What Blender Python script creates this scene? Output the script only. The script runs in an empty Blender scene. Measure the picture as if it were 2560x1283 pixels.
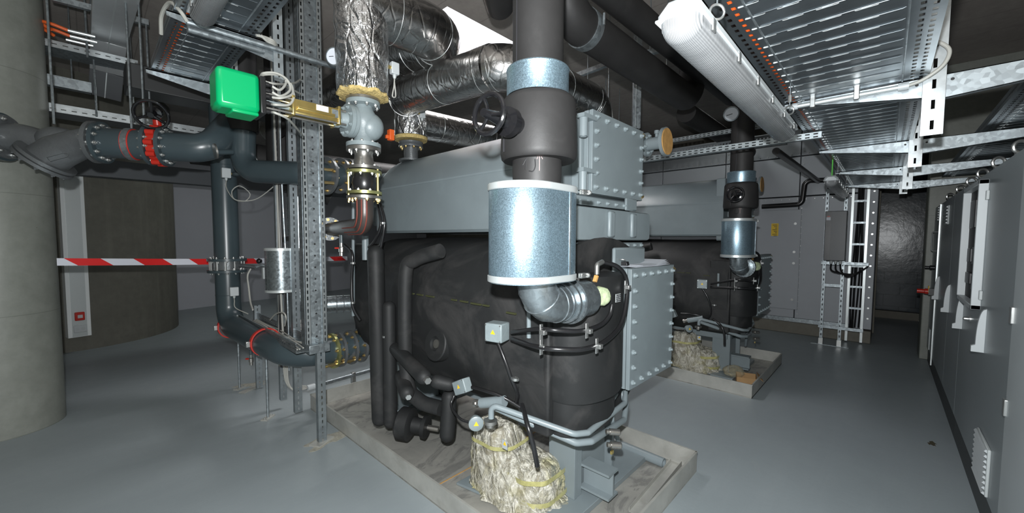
import bpy, bmesh, math, random
from mathutils import Vector, Matrix
random.seed(7)
V = Vector
sc = bpy.context.scene
COL = sc.collection

# ---------------------------------------------------------------- camera, light, exposure
F_PX, CXP, CYP, CAM_H = 995.0, 1280.0, 654.0, 1.65
PITCH, ROLL, YAW = math.radians(3.2), math.radians(0.29), math.radians(46.8)
FW = V((math.sin(YAW)*math.cos(PITCH), math.cos(YAW)*math.cos(PITCH), -math.sin(PITCH)))
R0 = V((math.cos(YAW), -math.sin(YAW), 0.0))
U0 = R0.cross(FW)
RT = R0*math.cos(ROLL) + U0*math.sin(ROLL)
UP = U0*math.cos(ROLL) - R0*math.sin(ROLL)
CAM = V((0, 0, CAM_H))
cd = bpy.data.cameras.new('camera'); cam = bpy.data.objects.new('camera', cd); COL.objects.link(cam)
cd.sensor_fit = 'HORIZONTAL'; cd.sensor_width = 36.0; cd.lens = 36.0*F_PX/2560.0
cd.shift_y = (CYP-641.5)/2560.0
cd.clip_start = 0.02; cd.clip_end = 100
M3 = Matrix((RT, UP, -FW)).transposed()
cam.matrix_world = Matrix.Translation(CAM) @ M3.to_4x4()
sc.camera = cam
sc.view_settings.view_transform = 'Standard'
sc.view_settings.look = 'None'
sc.view_settings.gamma = 1.0
sc.view_settings.use_curve_mapping = False
sc.view_settings.exposure = 0.0
w = bpy.data.worlds.new('world'); sc.world = w; w.use_nodes = True
w.node_tree.nodes['Background'].inputs[0].default_value = (0.9, 0.95, 1.0, 1)
w.node_tree.nodes['Background'].inputs[1].default_value = 0.014

def lamp(name, kind, loc, energy, color=(1, 1, 1), size=0.1, size_y=None, rot=None, target=None):
    ld = bpy.data.lights.new(name, kind); ld.energy = energy; ld.color = color
    if kind == 'AREA':
        ld.size = size
        if size_y: ld.shape = 'RECTANGLE'; ld.size_y = size_y
    else:
        ld.shadow_soft_size = size
    lo = bpy.data.objects.new(name, ld); COL.objects.link(lo); lo.location = loc
    if rot: lo.rotation_euler = rot
    return lo
# the photographer's flash gun just above the lens
lamp('camera_flash', 'POINT', CAM + UP*0.17 - RT*0.035 - FW*0.03, 480, (0.96, 0.985, 1.0), 0.022)
# unseen fill lamps added to soften the flash falloff, and daylight down the roof opening
lamp('hall_fill_light', 'AREA', (-1.2, 1.2, 3.9), 9, (0.95, 1, 0.97), 1.5, 0.3)
lamp('hall_fill_light', 'AREA', (3.2, 8.6, 3.9), 28, (0.95, 1, 0.97), 1.5, 0.3)
lamp('hall_fill_light', 'AREA', (7.4, 2.2, 3.9), 8, (0.95, 1, 0.97), 1.2, 0.3)
lamp('roof_daylight', 'AREA', (3.6, 3.93, 5.2), 160, (1, 0.97, 0.95), 1.9, 1.0)

def at(px, py, x=None, y=None, z=None, d=None):
    """world point seen at a pixel, on the real plane x=, y= or z= (or at depth d)"""
    r = FW + RT*((px-CXP)/F_PX) - UP*((py-CYP)/F_PX)
    if x is not None: t = x/r.x
    elif y is not None: t = y/r.y
    elif z is not None: t = (z-CAM_H)/r.z
    else: t = d
    return CAM + r*t

# ---------------------------------------------------------------- mesh helpers
def frame(axis):
    a = V(axis).normalized()
    t = V((0, 0, 1)) if abs(a.z) < 0.9 else V((1, 0, 0))
    u = a.cross(t).normalized(); v = a.cross(u).normalized()
    return a, u, v

class MB:
    def __init__(s): s.v = []; s.f = []; s.fm = []; s.m = 0
    def _add(s, vs, fs):
        o = len(s.v); s.v += [V(p) for p in vs]
        for f in fs: s.f.append([i+o for i in f]); s.fm.append(s.m)
        return s
    def box(s, c, d, rot=None):
        c = V(c); hx, hy, hz = d[0]/2, d[1]/2, d[2]/2
        vs = [V((a*hx, b*hy, e*hz)) for a in (-1, 1) for b in (-1, 1) for e in (-1, 1)]
        if rot is not None: vs = [rot @ p for p in vs]
        return s._add([c+p for p in vs], [(0,1,3,2),(4,6,7,5),(0,4,5,1),(2,3,7,6),(0,2,6,4),(1,5,7,3)])
    def bx(s, a, b):
        return s.box([(a[i]+b[i])/2 for i in range(3)], [abs(a[i]-b[i]) for i in range(3)])
    def bar(s, p0, p1, wu, wv, up=(0, 0, 1)):
        """rectangular bar from p0 to p1: wu across (side), wv along up"""
        p0, p1 = V(p0), V(p1); a = (p1-p0).normalized(); u = a.cross(V(up)).normalized(); v = u.cross(a).normalized()
        vs = [p+u*(wu/2*i)+v*(wv/2*j) for p in (p0, p1) for i, j in ((-1,-1),(1,-1),(1,1),(-1,1))]
        return s._add(vs, [(0,1,2,3),(7,6,5,4),(0,4,5,1),(1,5,6,2),(2,6,7,3),(3,7,4,0)])
    def lathe(s, p, axis, prof, n=24, cap=True):
        """prof: [(t along axis, radius)]"""
        p = V(p); a, u, v = frame(axis); vs = []; fs = []
        for t, r in prof:
            for k in range(n):
                an = 2*math.pi*k/n
                vs.append(p + a*t + (u*math.cos(an)+v*math.sin(an))*r)
        for i in range(len(prof)-1):
            for k in range(n):
                k2 = (k+1) % n
                fs.append((i*n+k, i*n+k2, (i+1)*n+k2, (i+1)*n+k))
        if cap:
            fs.append(tuple(range(n))); m = (len(prof)-1)*n; fs.append(tuple(range(m, m+n)))
        return s._add(vs, fs)
    def cyl(s, p0, p1, r, n=20, r2=None, cap=True):
        p0, p1 = V(p0), V(p1)
        return s.lathe(p0, p1-p0, [(0, r), ((p1-p0).length, r if r2 is None else r2)], n, cap)
    def ring(s, p, axis, r_out, r_in, th, n=28):
        return s.lathe(p, axis, [(0, r_in), (0, r_out), (th, r_out), (th, r_in), (0, r_in)], n, False)
    def tube(s, path, r, n=12, closed=False, cap=True):
        P = [V(p) for p in path]; m = len(P); rr = r if isinstance(r, (list, tuple)) else [r]*m
        tan = []
        for i in range(m):
            if closed: t = P[(i+1) % m]-P[i-1]
            else: t = P[min(i+1, m-1)]-P[max(i-1, 0)]
            tan.append(t.normalized() if t.length > 1e-9 else V((0, 0, 1)))
        a, u, v = frame(tan[0]); vs = []; fs = []
        for i in range(m):
            t = tan[i]; u = (u - t*u.dot(t))
            u = u.normalized() if u.length > 1e-6 else frame(t)[1]
            v = t.cross(u)
            for k in range(n):
                an = 2*math.pi*k/n
                vs.append(P[i]+(u*math.cos(an)+v*math.sin(an))*rr[i])
        L = m if closed else m-1
        for i in range(L):
            j = (i+1) % m
            for k in range(n):
                k2 = (k+1) % n
                fs.append((i*n+k, i*n+k2, j*n+k2, j*n+k))
        if cap and not closed:
            fs.append(tuple(range(n))); fs.append(tuple(range((m-1)*n, m*n)))
        return s._add(vs, fs)
    def torus(s, c, axis, R, r, n=36, m=10):
        a, u, v = frame(axis); c = V(c)
        return s.tube([c+(u*math.cos(2*math.pi*k/n)+v*math.sin(2*math.pi*k/n))*R for k in range(n)], r, m, closed=True)
    def prism(s, poly, o, u, v, w, caps=True):
        """poly 2D points in (u,v) at o, extruded by vector w"""
        o, u, v, w = V(o), V(u), V(v), V(w); n = len(poly)
        a = [o+u*p[0]+v*p[1] for p in poly]; b = [p+w for p in a]
        fs = [(i, (i+1) % n, n+(i+1) % n, n+i) for i in range(n)]
        if caps: fs += [tuple(range(n)), tuple(range(n, 2*n))]
        return s._add(a+b, fs)
    def loft(s, rings, cap=True, closed=True):
        n = len(rings[0]); vs = [p for r in rings for p in r]; fs = []
        for i in range(len(rings)-1):
            for k in range(n if closed else n-1):
                k2 = (k+1) % n
                fs.append((i*n+k, i*n+k2, (i+1)*n+k2, (i+1)*n+k))
        if cap: fs.append(tuple(range(n))); m = (len(rings)-1)*n; fs.append(tuple(range(m, m+n)))
        return s._add(vs, fs)
    def ball(s, c, r, n=16, sq=(1, 1, 1)):
        c = V(c); rings = []
        for i in range(n//2+1):
            ph = math.pi*i/(n//2); ph = min(max(ph, 0.02), math.pi-0.02)
            rings.append([c+V((r*sq[0]*math.sin(ph)*math.cos(2*math.pi*k/n), r*sq[1]*math.sin(ph)*math.sin(2*math.pi*k/n), r*sq[2]*math.cos(ph))) for k in range(n)])
        return s.loft(rings)
    def hexnut(s, p, axis, sz, h=None):
        p = V(p); a, u, v = frame(axis); h = h or sz*0.8
        s.lathe(p, axis, [(0, sz*1.15), (sz*0.15, sz*1.15)], 14)
        s.lathe(p, axis, [(0, sz), (h, sz)], 6)
        return s.lathe(p, axis, [(h, sz*0.55), (h+sz*0.7, sz*0.5)], 10)

def arc_path(pts, rad, seg=6):
    """polyline with rounded corners; rad a number or list per inner corner"""
    P = [V(p) for p in pts]; out = [P[0]]
    for i in range(1, len(P)-1):
        r = rad[i-1] if isinstance(rad, (list, tuple)) else rad
        a = (P[i-1]-P[i]); b = (P[i+1]-P[i]); la, lb = a.length, b.length
        a.normalize(); b.normalize(); an = a.angle(b, math.pi)
        if an > math.pi-0.03 or r <= 0: out.append(P[i]); continue
        d = min(r/math.tan(an/2), la*0.49, lb*0.49); rr = d*math.tan(an/2)
        c = P[i]+(a+b).normalized()*(rr/math.sin(an/2))
        s0 = P[i]+a*d-c; s1 = P[i]+b*d-c; tot = s0.angle(s1)
        for k in range(seg+1):
            t = k/seg
            out.append(c+(s0*math.sin((1-t)*tot)+s1*math.sin(t*tot))/math.sin(tot))
    out.append(P[-1]); return out
def spline(pts, k=6):
    P = [V(p) for p in pts]; Q = [P[0]*2-P[1]]+P+[P[-1]*2-P[-2]]; out = []
    for i in range(1, len(Q)-2):
        for j in range(k):
            t = j/k; a, b, c, d = Q[i-1], Q[i], Q[i+1], Q[i+2]
            out.append(0.5*((2*b)+(c-a)*t+(2*a-5*b+4*c-d)*t*t+(3*b-a-3*c+d)*t*t*t))
    out.append(P[-1]); return out

ORG = {}
def mesh_obj(name, mb, mat, parent=None, org=V((0, 0, 0)), bevel=0, sharp=35):
    me = bpy.data.meshes.new(name)
    me.from_pydata([tuple(p-org) for p in mb.v], [], mb.f)
    for mm in (mat if isinstance(mat, (list, tuple)) else [mat]): me.materials.append(mm)
    me.polygons.foreach_set('material_index', mb.fm)
    bm = bmesh.new(); bm.from_mesh(me); bmesh.ops.recalc_face_normals(bm, faces=bm.faces); bm.to_mesh(me); bm.free()
    me.polygons.foreach_set('use_smooth', [True]*len(me.polygons))
    me.set_sharp_from_angle(angle=math.radians(sharp)); me.update()
    o = bpy.data.objects.new(name, me); COL.objects.link(o)
    if parent: o.parent = parent
    if bevel:
        b = o.modifiers.new('bevel', 'BEVEL'); b.width = bevel; b.segments = 2; b.limit_method = 'ANGLE'; b.angle_limit = math.radians(40); b.harden_normals = False
    return o
def tag(o, label, cat, group=None):
    o['label'] = label; o['category'] = cat
    if group: o['group'] = group
    return o
def thing(name, label, cat, loc, group=None):
    o = bpy.data.objects.new(name, None); COL.objects.link(o); o.location = V(loc); o.empty_display_size = 0.1
    ORG[o.name] = V(loc); return tag(o, label, cat, group)
def part(name, mb, mat, parent, label=None, bevel=0, sharp=35):
    og = ORG[parent.name]; o = mesh_obj(name, mb, mat, parent, og, bevel, sharp); ORG[o.name] = og
    if label: o['label'] = label
    return o
def solo(name, label, cat, mb, mat, group=None, bevel=0, sharp=35, org=None):
    if org is None:
        lo = [min(p[i] for p in mb.v) for i in range(3)]; hi = [max(p[i] for p in mb.v) for i in range(3)]
        org = V(((lo[0]+hi[0])/2, (lo[1]+hi[1])/2, lo[2]))
    o = mesh_obj(name, mb, mat, None, V(org), bevel, sharp); o.location = V(org); ORG[o.name] = V(org)
    return tag(o, label, cat, group)
def struct(name, mb, mat, bevel=0, sharp=35):
    o = mesh_obj(name, mb, mat, None, V((0, 0, 0)), bevel, sharp); o['kind'] = 'structure'; ORG[o.name] = V((0, 0, 0)); return o
_bolt = {}
def bolt(parent, p, axis, sz, mat, name='bolt'):
    key = (round(sz, 4), mat.name, name)
    if key not in _bolt:
        m = MB(); m.hexnut((0, 0, 0), (0, 0, 1), sz)
        t = mesh_obj(name, m, mat); _bolt[key] = t.data; bpy.data.objects.remove(t)
    o = bpy.data.objects.new(name, _bolt[key]); COL.objects.link(o); o.parent = parent
    o.location = V(p)-ORG[parent.name]; o.rotation_mode = 'QUATERNION'; o.rotation_quaternion = V(axis).to_track_quat('Z', 'Y'); return o
def kids(o): return [c for c in bpy.data.objects if c.parent == o]
def copy_tree(o, delta, label=None, group=None):
    ch = {}
    for c in bpy.data.objects:
        if c.parent: ch.setdefault(c.parent.name, []).append(c)
    def rec(a, par):
        b = a.copy(); COL.objects.link(b)
        if par: b.parent = par
        for c in ch.get(a.name, []): rec(c, b)
        return b
    r = rec(o, None); r.location = o.location+V(delta); ORG[r.name] = ORG[o.name]+V(delta)
    if label: r['label'] = label
    if group: r['group'] = group; o['group'] = group
    return r

# ---------------------------------------------------------------- materials
class NT:
    def __init__(s, name):
        s.m = bpy.data.materials.new(name); s.m.use_nodes = True; s.n = s.m.node_tree.nodes; s.l = s.m.node_tree.links
        s.b = s.n['Principled BSDF']; s.out = s.n['Material Output']; s._tc = None
    def new(s, t, **k):
        n = s.n.new(t)
        for a, b in k.items(): setattr(n, a, b)
        return n
    @property
    def tc(s):
        if s._tc is None: s._tc = s.new('ShaderNodeTexCoord').outputs['Object']
        return s._tc
    def set(s, i, v): 
        if v is not None: s.b.inputs[i].default_value = v
    def math(s, op, a, b=None, c=None):
        n = s.new('ShaderNodeMath', operation=op)
        for i, x in enumerate((a, b, c)):
            if x is None: continue
            if isinstance(x, (int, float)): n.inputs[i].default_value = x
            else: s.l.new(x, n.inputs[i])
        return n.outputs[0]
    def noise(s, scale, detail=3, rough=0.5, vec=None, dist=0, stretch=None):
        n = s.new('ShaderNodeTexNoise'); n.inputs['Scale'].default_value = scale; n.inputs['Detail'].default_value = detail
        n.inputs['Roughness'].default_value = rough; n.inputs['Distortion'].default_value = dist
        v = vec or s.tc
        if stretch:
            mp = s.new('ShaderNodeMapping'); mp.inputs['Scale'].default_value = stretch; s.l.new(v, mp.inputs[0]); v = mp.outputs[0]
        s.l.new(v, n.inputs['Vector']); return n.outputs['Fac']
    def ramp(s, fac, stops):
        n = s.new('ShaderNodeValToRGB'); s.l.new(fac, n.inputs[0]); e = n.color_ramp.elements
        while len(e) < len(stops): e.new(0.5)
        for i, (p, c) in enumerate(stops):
            e[i].position = p; e[i].color = (c, c, c, 1) if isinstance(c, (int, float)) else tuple(c)+(1,)
        return n.outputs[0]
    def mix(s, fac, a, b):
        n = s.new('ShaderNodeMix', data_type='RGBA')
        for i, x in ((0, fac), (6, a), (7, b)):
            if isinstance(x, (int, float)): n.inputs[i].default_value = x
            elif isinstance(x, (tuple, list)): n.inputs[i].default_value = tuple(x)+(1,)
            else: s.l.new(x, n.inputs[i])
        return n.outputs[2]
    def bump(s, h, strength=0.3, dist=0.01, nrm=None):
        n = s.new('ShaderNodeBump'); n.inputs['Strength'].default_value = strength; n.inputs['Distance'].default_value = dist
        s.l.new(h, n.inputs['Height'])
        if nrm: s.l.new(nrm, n.inputs['Normal'])
        s.l.new(n.outputs[0], s.b.inputs['Normal']); return n.outputs[0]
    def link(s, sock, inp): s.l.new(sock, s.b.inputs[inp])

def mat(name, col, rough=0.5, metal=0.0, var=0.0, vscale=6, bump=0, bscale=60, dirt=None, dscale=3, dlo=0.55, dhi=0.75, spec=None, coat=None, emit=None, rvar=0.0, stretch=None):
    t = NT(name); t.set('Roughness', rough); t.set('Metallic', metal); t.b.inputs['Base Color'].default_value = tuple(col)+(1,)
    if spec is not None: t.set('Specular IOR Level', spec)
    if coat: t.set('Coat Weight', coat); t.set('Coat Roughness', 0.15)
    c = None
    if var:
        n = t.noise(vscale, 4, 0.6, stretch=stretch)
        c = t.mix(t.ramp(n, [(0.3, 0.0), (0.7, 1.0)]), [x*(1-var) for x in col], [min(1, x*(1+var)) for x in col])
    if dirt:
        n = t.noise(dscale, 6, 0.65, dist=0.6)
        c = t.mix(t.ramp(n, [(dlo, 0.0), (dhi, 1.0)]), c if c is not None else col, dirt)
    if c is not None: t.link(c, 'Base Color')
    if rvar:
        n = t.noise(vscale*2, 3, 0.6)
        t.link(t.math('MULTIPLY_ADD', n, rvar, rough-rvar/2), 'Roughness')
    if bump: t.bump(t.noise(bscale, 4, 0.6), bump, 0.01)
    if emit:
        t.b.inputs['Emission Color'].default_value = tuple(col)+(1,); t.set('Emission Strength', emit)
    return t.m

M = {}
M['paint'] = mat('grey_machine_paint', (0.192, 0.228, 0.242), 0.40, 0, 0.06, 3, 0.05, 30, dirt=(0.215, 0.26, 0.275), dscale=2.2, rvar=0.15)
M['paint_bolt'] = mat('grey_painted_bolt', (0.24, 0.285, 0.30), 0.38)
M['foam'] = mat('black_foam_insulation', (0.0165, 0.0175, 0.018), 0.60, 0, 0.2, 2, 0.10, 14, dirt=(0.055, 0.053, 0.052), dscale=2.4, dlo=0.50, dhi=0.8, spec=0.35)
M['foam_pipe'] = mat('black_foam_pipe_lagging', (0.021, 0.0205, 0.0205), 0.55, 0, 0.2, 4, 0.08, 20, dirt=(0.045, 0.043, 0.042), dscale=3, dlo=0.6, dhi=0.9, spec=0.35)
M['pipe'] = mat('dark_green_grey_pipe_paint', (0.044, 0.062, 0.070), 0.3, 0, 0.08, 3, spec=0.5)
M['cast'] = mat('dark_cast_iron_paint', (0.13, 0.14, 0.145), 0.33, 0.35, 0.1, 8, 0.2, 70)
M['valve_grey'] = mat('light_grey_valve_paint', (0.21, 0.25, 0.26), 0.4, 0, 0.1, 8, 0.15, 60)
M['steel'] = mat('bare_steel', (0.35, 0.34, 0.32), 0.32, 0.9, 0.2, 14, 0.05, 60)
M['bolt'] = mat('zinc_bolt', (0.55, 0.56, 0.55), 0.3, 0.9)
M['brassbolt'] = mat('yellow_passivated_bolt', (0.55, 0.42, 0.20), 0.3, 0.9)
M['brass'] = mat('brass', (0.72, 0.55, 0.20), 0.28, 0.9, 0.1, 20)
M['yellowzinc'] = mat('yellow_zinc_flange', (0.50, 0.50, 0.22), 0.3, 0.85, 0.3, 12)
M['black_rubber'] = mat('black_rubber', (0.012, 0.012, 0.013), 0.3, 0, spec=0.6)
M['hose'] = mat('black_conduit', (0.012, 0.012, 0.013), 0.28, 0, spec=0.6)
M['rust'] = mat('rust_streaked_steel', (0.05, 0.042, 0.038), 0.38, 0.3, 0.2, 6, 0.05, 40)
M['green'] = mat('green_plastic', (0.0, 0.30, 0.10), 0.28, 0, spec=0.5)
M['red'] = mat('red_paint', (0.45, 0.022, 0.012), 0.35)
M['redring'] = mat('red_rubber_lining', (0.5, 0.03, 0.02), 0.5)
M['white_plastic'] = mat('white_plastic', (0.45, 0.48, 0.49), 0.4)
M['grey_plastic'] = mat('pale_grey_plastic', (0.42, 0.45, 0.45), 0.4)
M['cable'] = mat('pale_grey_cable', (0.36, 0.36, 0.33), 0.5)
M['orange'] = mat('orange_cable', (0.75, 0.12, 0.02), 0.5)
M['tan'] = mat('tan_wood_plug', (0.48, 0.27, 0.09), 0.6, 0, 0.15, 25)
M['cardboard'] = mat('cardboard', (0.36, 0.22, 0.10), 0.8, 0, 0.1, 10)
M['wool'] = mat('yellow_mineral_wool', (0.50, 0.38, 0.15), 0.95, 0, 0.3, 60, 0.8, 90)
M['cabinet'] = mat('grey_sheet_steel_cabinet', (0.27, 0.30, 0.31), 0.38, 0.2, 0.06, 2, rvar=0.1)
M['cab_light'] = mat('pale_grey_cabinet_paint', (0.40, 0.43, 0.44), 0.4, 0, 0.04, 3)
M['plinth'] = mat('black_plinth_paint', (0.03, 0.032, 0.033), 0.45)
M['ahu'] = mat('grey_air_handler_panels', (0.34, 0.36, 0.385), 0.5, 0.1, 0.05, 1.5, rvar=0.1)
M['whitewall'] = mat('white_painted_wall', (0.42, 0.43, 0.47), 0.7, 0, 0.02, 2)
M['dark'] = mat('dark_cavity', (0.008, 0.008, 0.009), 0.6)
M['yellow'] = mat('yellow_sticker', (0.75, 0.50, 0.02), 0.5)
M['paper'] = mat('white_paper', (0.60, 0.63, 0.68), 0.7)
M['black_plastic'] = mat('black_plastic', (0.012, 0.012, 0.013), 0.3)
M['blackgloss'] = mat('glossy_black_enamel', (0.008, 0.008, 0.009), 0.12, spec=0.7)
M['ink'] = mat('dark_ink', (0.03, 0.03, 0.035), 0.6)
M['blue'] = mat('blue_print', (0.03, 0.10, 0.35), 0.5)
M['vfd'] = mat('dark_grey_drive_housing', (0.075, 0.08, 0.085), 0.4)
M['bluepin'] = mat('pale_blue_primer', (0.3, 0.4, 0.45), 0.5)

def galv(name, col=(0.34, 0.38, 0.40), rough=0.42, sp=45, amp=0.22):
    t = NT(name); t.set('Metallic', 0.85)
    vo = t.new('ShaderNodeTexVoronoi'); vo.inputs['Scale'].default_value = sp; t.l.new(t.tc, vo.inputs['Vector'])
    sep = t.new('ShaderNodeSeparateColor'); t.l.new(vo.outputs['Color'], sep.inputs[0])
    c = t.mix(sep.outputs[0], [x*(1-amp) for x in col], [min(1, x*(1+amp)) for x in col])
    n = t.noise(3, 5, 0.6)
    c = t.mix(t.ramp(n, [(0.45, 0.0), (0.75, 0.5)]), c, [x*0.55 for x in col])
    t.link(c, 'Base Color')
    t.link(t.math('MULTIPLY_ADD', sep.outputs[1], 0.14, rough-0.07), 'Roughness')
    return t.m
M['galv'] = galv('galvanised_steel')
M['spangle'] = galv('spangled_galvanised_sheet', (0.30, 0.42, 0.50), 0.36, 330, 0.3)
M['galvpipe'] = galv('spiral_galvanised_duct', (0.30, 0.34, 0.36), 0.30, 60, 0.12)
M['band'] = mat('bright_edge_band', (0.62, 0.66, 0.66), 0.35, 0.6)

def foil(name, col=(0.42, 0.42, 0.42), rough=0.13, s1=9, s2=34, st=0.55):
    t = NT(name); t.set('Metallic', 1.0); t.set('Roughness', rough)
    a = t.noise(s1, 3, 0.6, dist=1.2, stretch=(1, 1, 0.5)); b = t.noise(s2, 4, 0.7, dist=0.8)
    vo = t.new('ShaderNodeTexVoronoi', feature='DISTANCE_TO_EDGE'); vo.inputs['Scale'].default_value = 11
    mp = t.new('ShaderNodeMapping'); mp.inputs['Scale'].default_value = (1, 1, 0.4); t.l.new(t.tc, mp.inputs[0]); t.l.new(mp.outputs[0], vo.inputs['Vector'])
    e = t.ramp(vo.outputs['Distance'], [(0.0, 0.0), (0.08, 1.0)])
    h = t.math('ADD', t.math('MULTIPLY', a, 1.5), t.math('ADD', t.math('MULTIPLY', b, 0.35), t.math('MULTIPLY', e, 0.25)))
    t.bump(h, st, 0.02)
    t.b.inputs['Base Color'].default_value = tuple(col)+(1,)
    return t.m
M['foil'] = foil('crinkled_aluminium_foil', (0.80, 0.81, 0.82), 0.20, 8, 26, 1.0)
M['foil_smooth'] = foil('smooth_aluminium_foil_lagging', (0.52, 0.51, 0.50), 0.25, 4, 24, 0.30)

def slotted(name, along, across, pitch, slen, width, offs=(0.0,), col=(0.34, 0.38, 0.40), rough=0.42, limit=None, ph=0.0):
    """galvanised sheet with real see-through slots, laid out in the part's own coordinates"""
    t = NT(name); t.set('Metallic', 0.85); t.set('Roughness', rough)
    sp = t.new('ShaderNodeSeparateXYZ'); t.l.new(t.tc, sp.inputs[0]); A = sp.outputs[along]; B = sp.outputs[across]
    fr = t.math('FRACT', t.math('ADD', t.math('DIVIDE', A, pitch), 100.0+ph))
    inl = t.math('LESS_THAN', t.math('ABSOLUTE', t.math('SUBTRACT', fr, 0.5)), slen/pitch/2)
    m = None
    for o in offs:
        q = t.math('LESS_THAN', t.math('ABSOLUTE', t.math('SUBTRACT', B, o)), width/2)
        m = q if m is None else t.math('MAXIMUM', m, q)
    k = t.math('MULTIPLY', inl, m)
    n = t.noise(12, 4, 0.6)
    t.link(t.mix(t.ramp(n, [(0.3, 0.0), (0.7, 1.0)]), [x*0.75 for x in col], [x*1.15 for x in col]), 'Base Color')
    t.link(t.math('SUBTRACT', 1.0, k), 'Alpha')
    return t.m

def concrete(name, c1, c2, board=None, scale=1.0, streak=0.0, bumpk=0.25, rough=0.75):
    t = NT(name); t.set('Roughness', rough)
    a = t.noise(1.3*scale, 6, 0.65); b = t.noise(9*scale, 6, 0.7); s = t.noise(1.0, 4, 0.6, stretch=(6, 6, 0.5))
    c = t.mix(t.ramp(a, [(0.3, 0.0), (0.7, 1.0)]), c1, c2)
    c = t.mix(t.ramp(b, [(0.35, 0.0), (0.75, 0.55)]), c, [x*0.72 for x in c1])
    if streak: c = t.mix(t.ramp(s, [(0.5, 0.0), (0.75, streak)]), c, [x*1.3 for x in c2])
    h = b
    if board:
        sp = t.new('ShaderNodeSeparateXYZ'); t.l.new(t.tc, sp.inputs[0])
        fr = t.math('FRACT', t.math('DIVIDE', sp.outputs[board[0]], board[1]))
        ln = t.math('LESS_THAN', fr, board[2])
        c = t.mix(t.math('MULTIPLY', ln, 0.5), c, [x*0.5 for x in c1])
        h = t.math('SUBTRACT', b, ln)
    vo = t.new('ShaderNodeTexVoronoi'); vo.inputs['Scale'].default_value = 9; t.l.new(t.tc, vo.inputs['Vector'])
    pit = t.math('LESS_THAN', vo.outputs['Distance'], 0.035)
    c = t.mix(t.math('MULTIPLY', pit, 0.6), c, (0.03, 0.03, 0.028))
    t.link(c, 'Base Color'); t.bump(h, bumpk, 0.01)
    return t.m
M['conc_col'] = concrete('cast_concrete_column', (0.19, 0.20, 0.175), (0.25, 0.262, 0.235), (2, 1.0, 0.006), 1.0, 0.15, 0.1, 0.45)
M['conc_core'] = concrete('cast_concrete_core', (0.105, 0.102, 0.084), (0.14, 0.137, 0.115), None, 1.2, 0.5)
M['conc_ceil'] = concrete('board_marked_concrete_soffit', (0.30, 0.272, 0.25), (0.38, 0.35, 0.32), (0, 0.5, 0.02), 1.0)
M['conc_wall'] = concrete('concrete_wall', (0.15, 0.14, 0.115), (0.20, 0.19, 0.16), (2, 1.2, 0.01), 1.0)
def floor_mat():
    t = NT('grey_epoxy_floor'); a = t.noise(0.7, 5, 0.6, dist=0.5); b = t.noise(7, 5, 0.65); s = t.noise(2.0, 5, 0.7, stretch=(0.3, 3, 1), dist=1.0)
    c = t.mix(t.ramp(a, [(0.3, 0.0), (0.75, 1.0)]), (0.25, 0.285, 0.30), (0.29, 0.33, 0.345))
    c = t.mix(t.ramp(s, [(0.5, 0.0), (0.8, 0.45)]), c, (0.30, 0.335, 0.35))
    d = t.noise(0.9, 7, 0.75, dist=2.0)
    c = t.mix(t.ramp(d, [(0.62, 0.0), (0.75, 0.35)]), c, (0.36, 0.37, 0.365))
    t.link(c, 'Base Color'); t.link(t.math('MULTIPLY_ADD', b, 0.22, 0.33), 'Roughness'); t.bump(t.noise(22, 5, 0.7), 0.12, 0.01); return t.m
M['floor'] = floor_mat()
def tray_mat():
    t = NT('dusty_stainless_tray'); t.set('Metallic', 0.35); t.set('Roughness', 0.5)
    a = t.noise(2.2, 7, 0.7, dist=1.8); s = t.noise(1.6, 5, 0.7, stretch=(1.0, 1.6, 1), dist=3.0)
    c = t.mix(t.ramp(a, [(0.35, 0.0), (0.7, 1.0)]), (0.34, 0.335, 0.31), (0.46, 0.45, 0.41))
    c = t.mix(t.ramp(s, [(0.5, 0.0), (0.6, 0.7), (0.75, 0.2)]), c, (0.20, 0.20, 0.19))
    t.link(c, 'Base Color'); return t.m
M['tray'] = tray_mat()
M['traywall'] = mat('stainless_tray_wall', (0.42, 0.42, 0.39), 0.45, 0.3, 0.15, 5, dirt=(0.32, 0.31, 0.28), dscale=4)
def film_mat():
    """thin wrinkled polythene: see-through between the creases, glossy and milky on them"""
    t = NT('crumpled_polythene_film'); t.set('Roughness', 0.10); t.set('Specular IOR Level', 0.9)
    g = t.new('ShaderNodeBsdfTransparent'); g.inputs[0].default_value = (0.96, 0.95, 0.88, 1); mx = t.new('ShaderNodeMixShader')
    mp = t.new('ShaderNodeMapping'); mp.inputs['Rotation'].default_value = (0.5, 0.6, 0.3); mp.inputs['Scale'].default_value = (2.0, 2.0, 0.7); t.l.new(t.tc, mp.inputs[0])
    f = t.noise(5, 4, 0.6, vec=mp.outputs[0], dist=1.2); b = t.noise(3, 3, 0.6); q = t.noise(13, 4, 0.6, dist=1.5)
    c = t.mix(t.ramp(b, [(0.48, 0.0), (0.62, 1.0)]), (0.62, 0.60, 0.52), (0.58, 0.54, 0.30)); t.link(c, 'Base Color')
    k = t.math('ADD', t.ramp(f, [(0.40, 0.20), (0.50, 0.85), (0.58, 0.25)]), t.ramp(q, [(0.50, 0.0), (0.56, 0.35), (0.62, 0.0)])); k = t.math('MINIMUM', k, 1.0)
    t.l.new(k, mx.inputs[0]); t.l.new(g.outputs[0], mx.inputs[1]); t.l.new(t.b.outputs[0], mx.inputs[2]); t.l.new(mx.outputs[0], t.out.inputs[0])
    t.bump(t.math('ADD', f, t.math('MULTIPLY', q, 0.35)), 0.9, 0.06); return t.m
M['film'] = film_mat()
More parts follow.
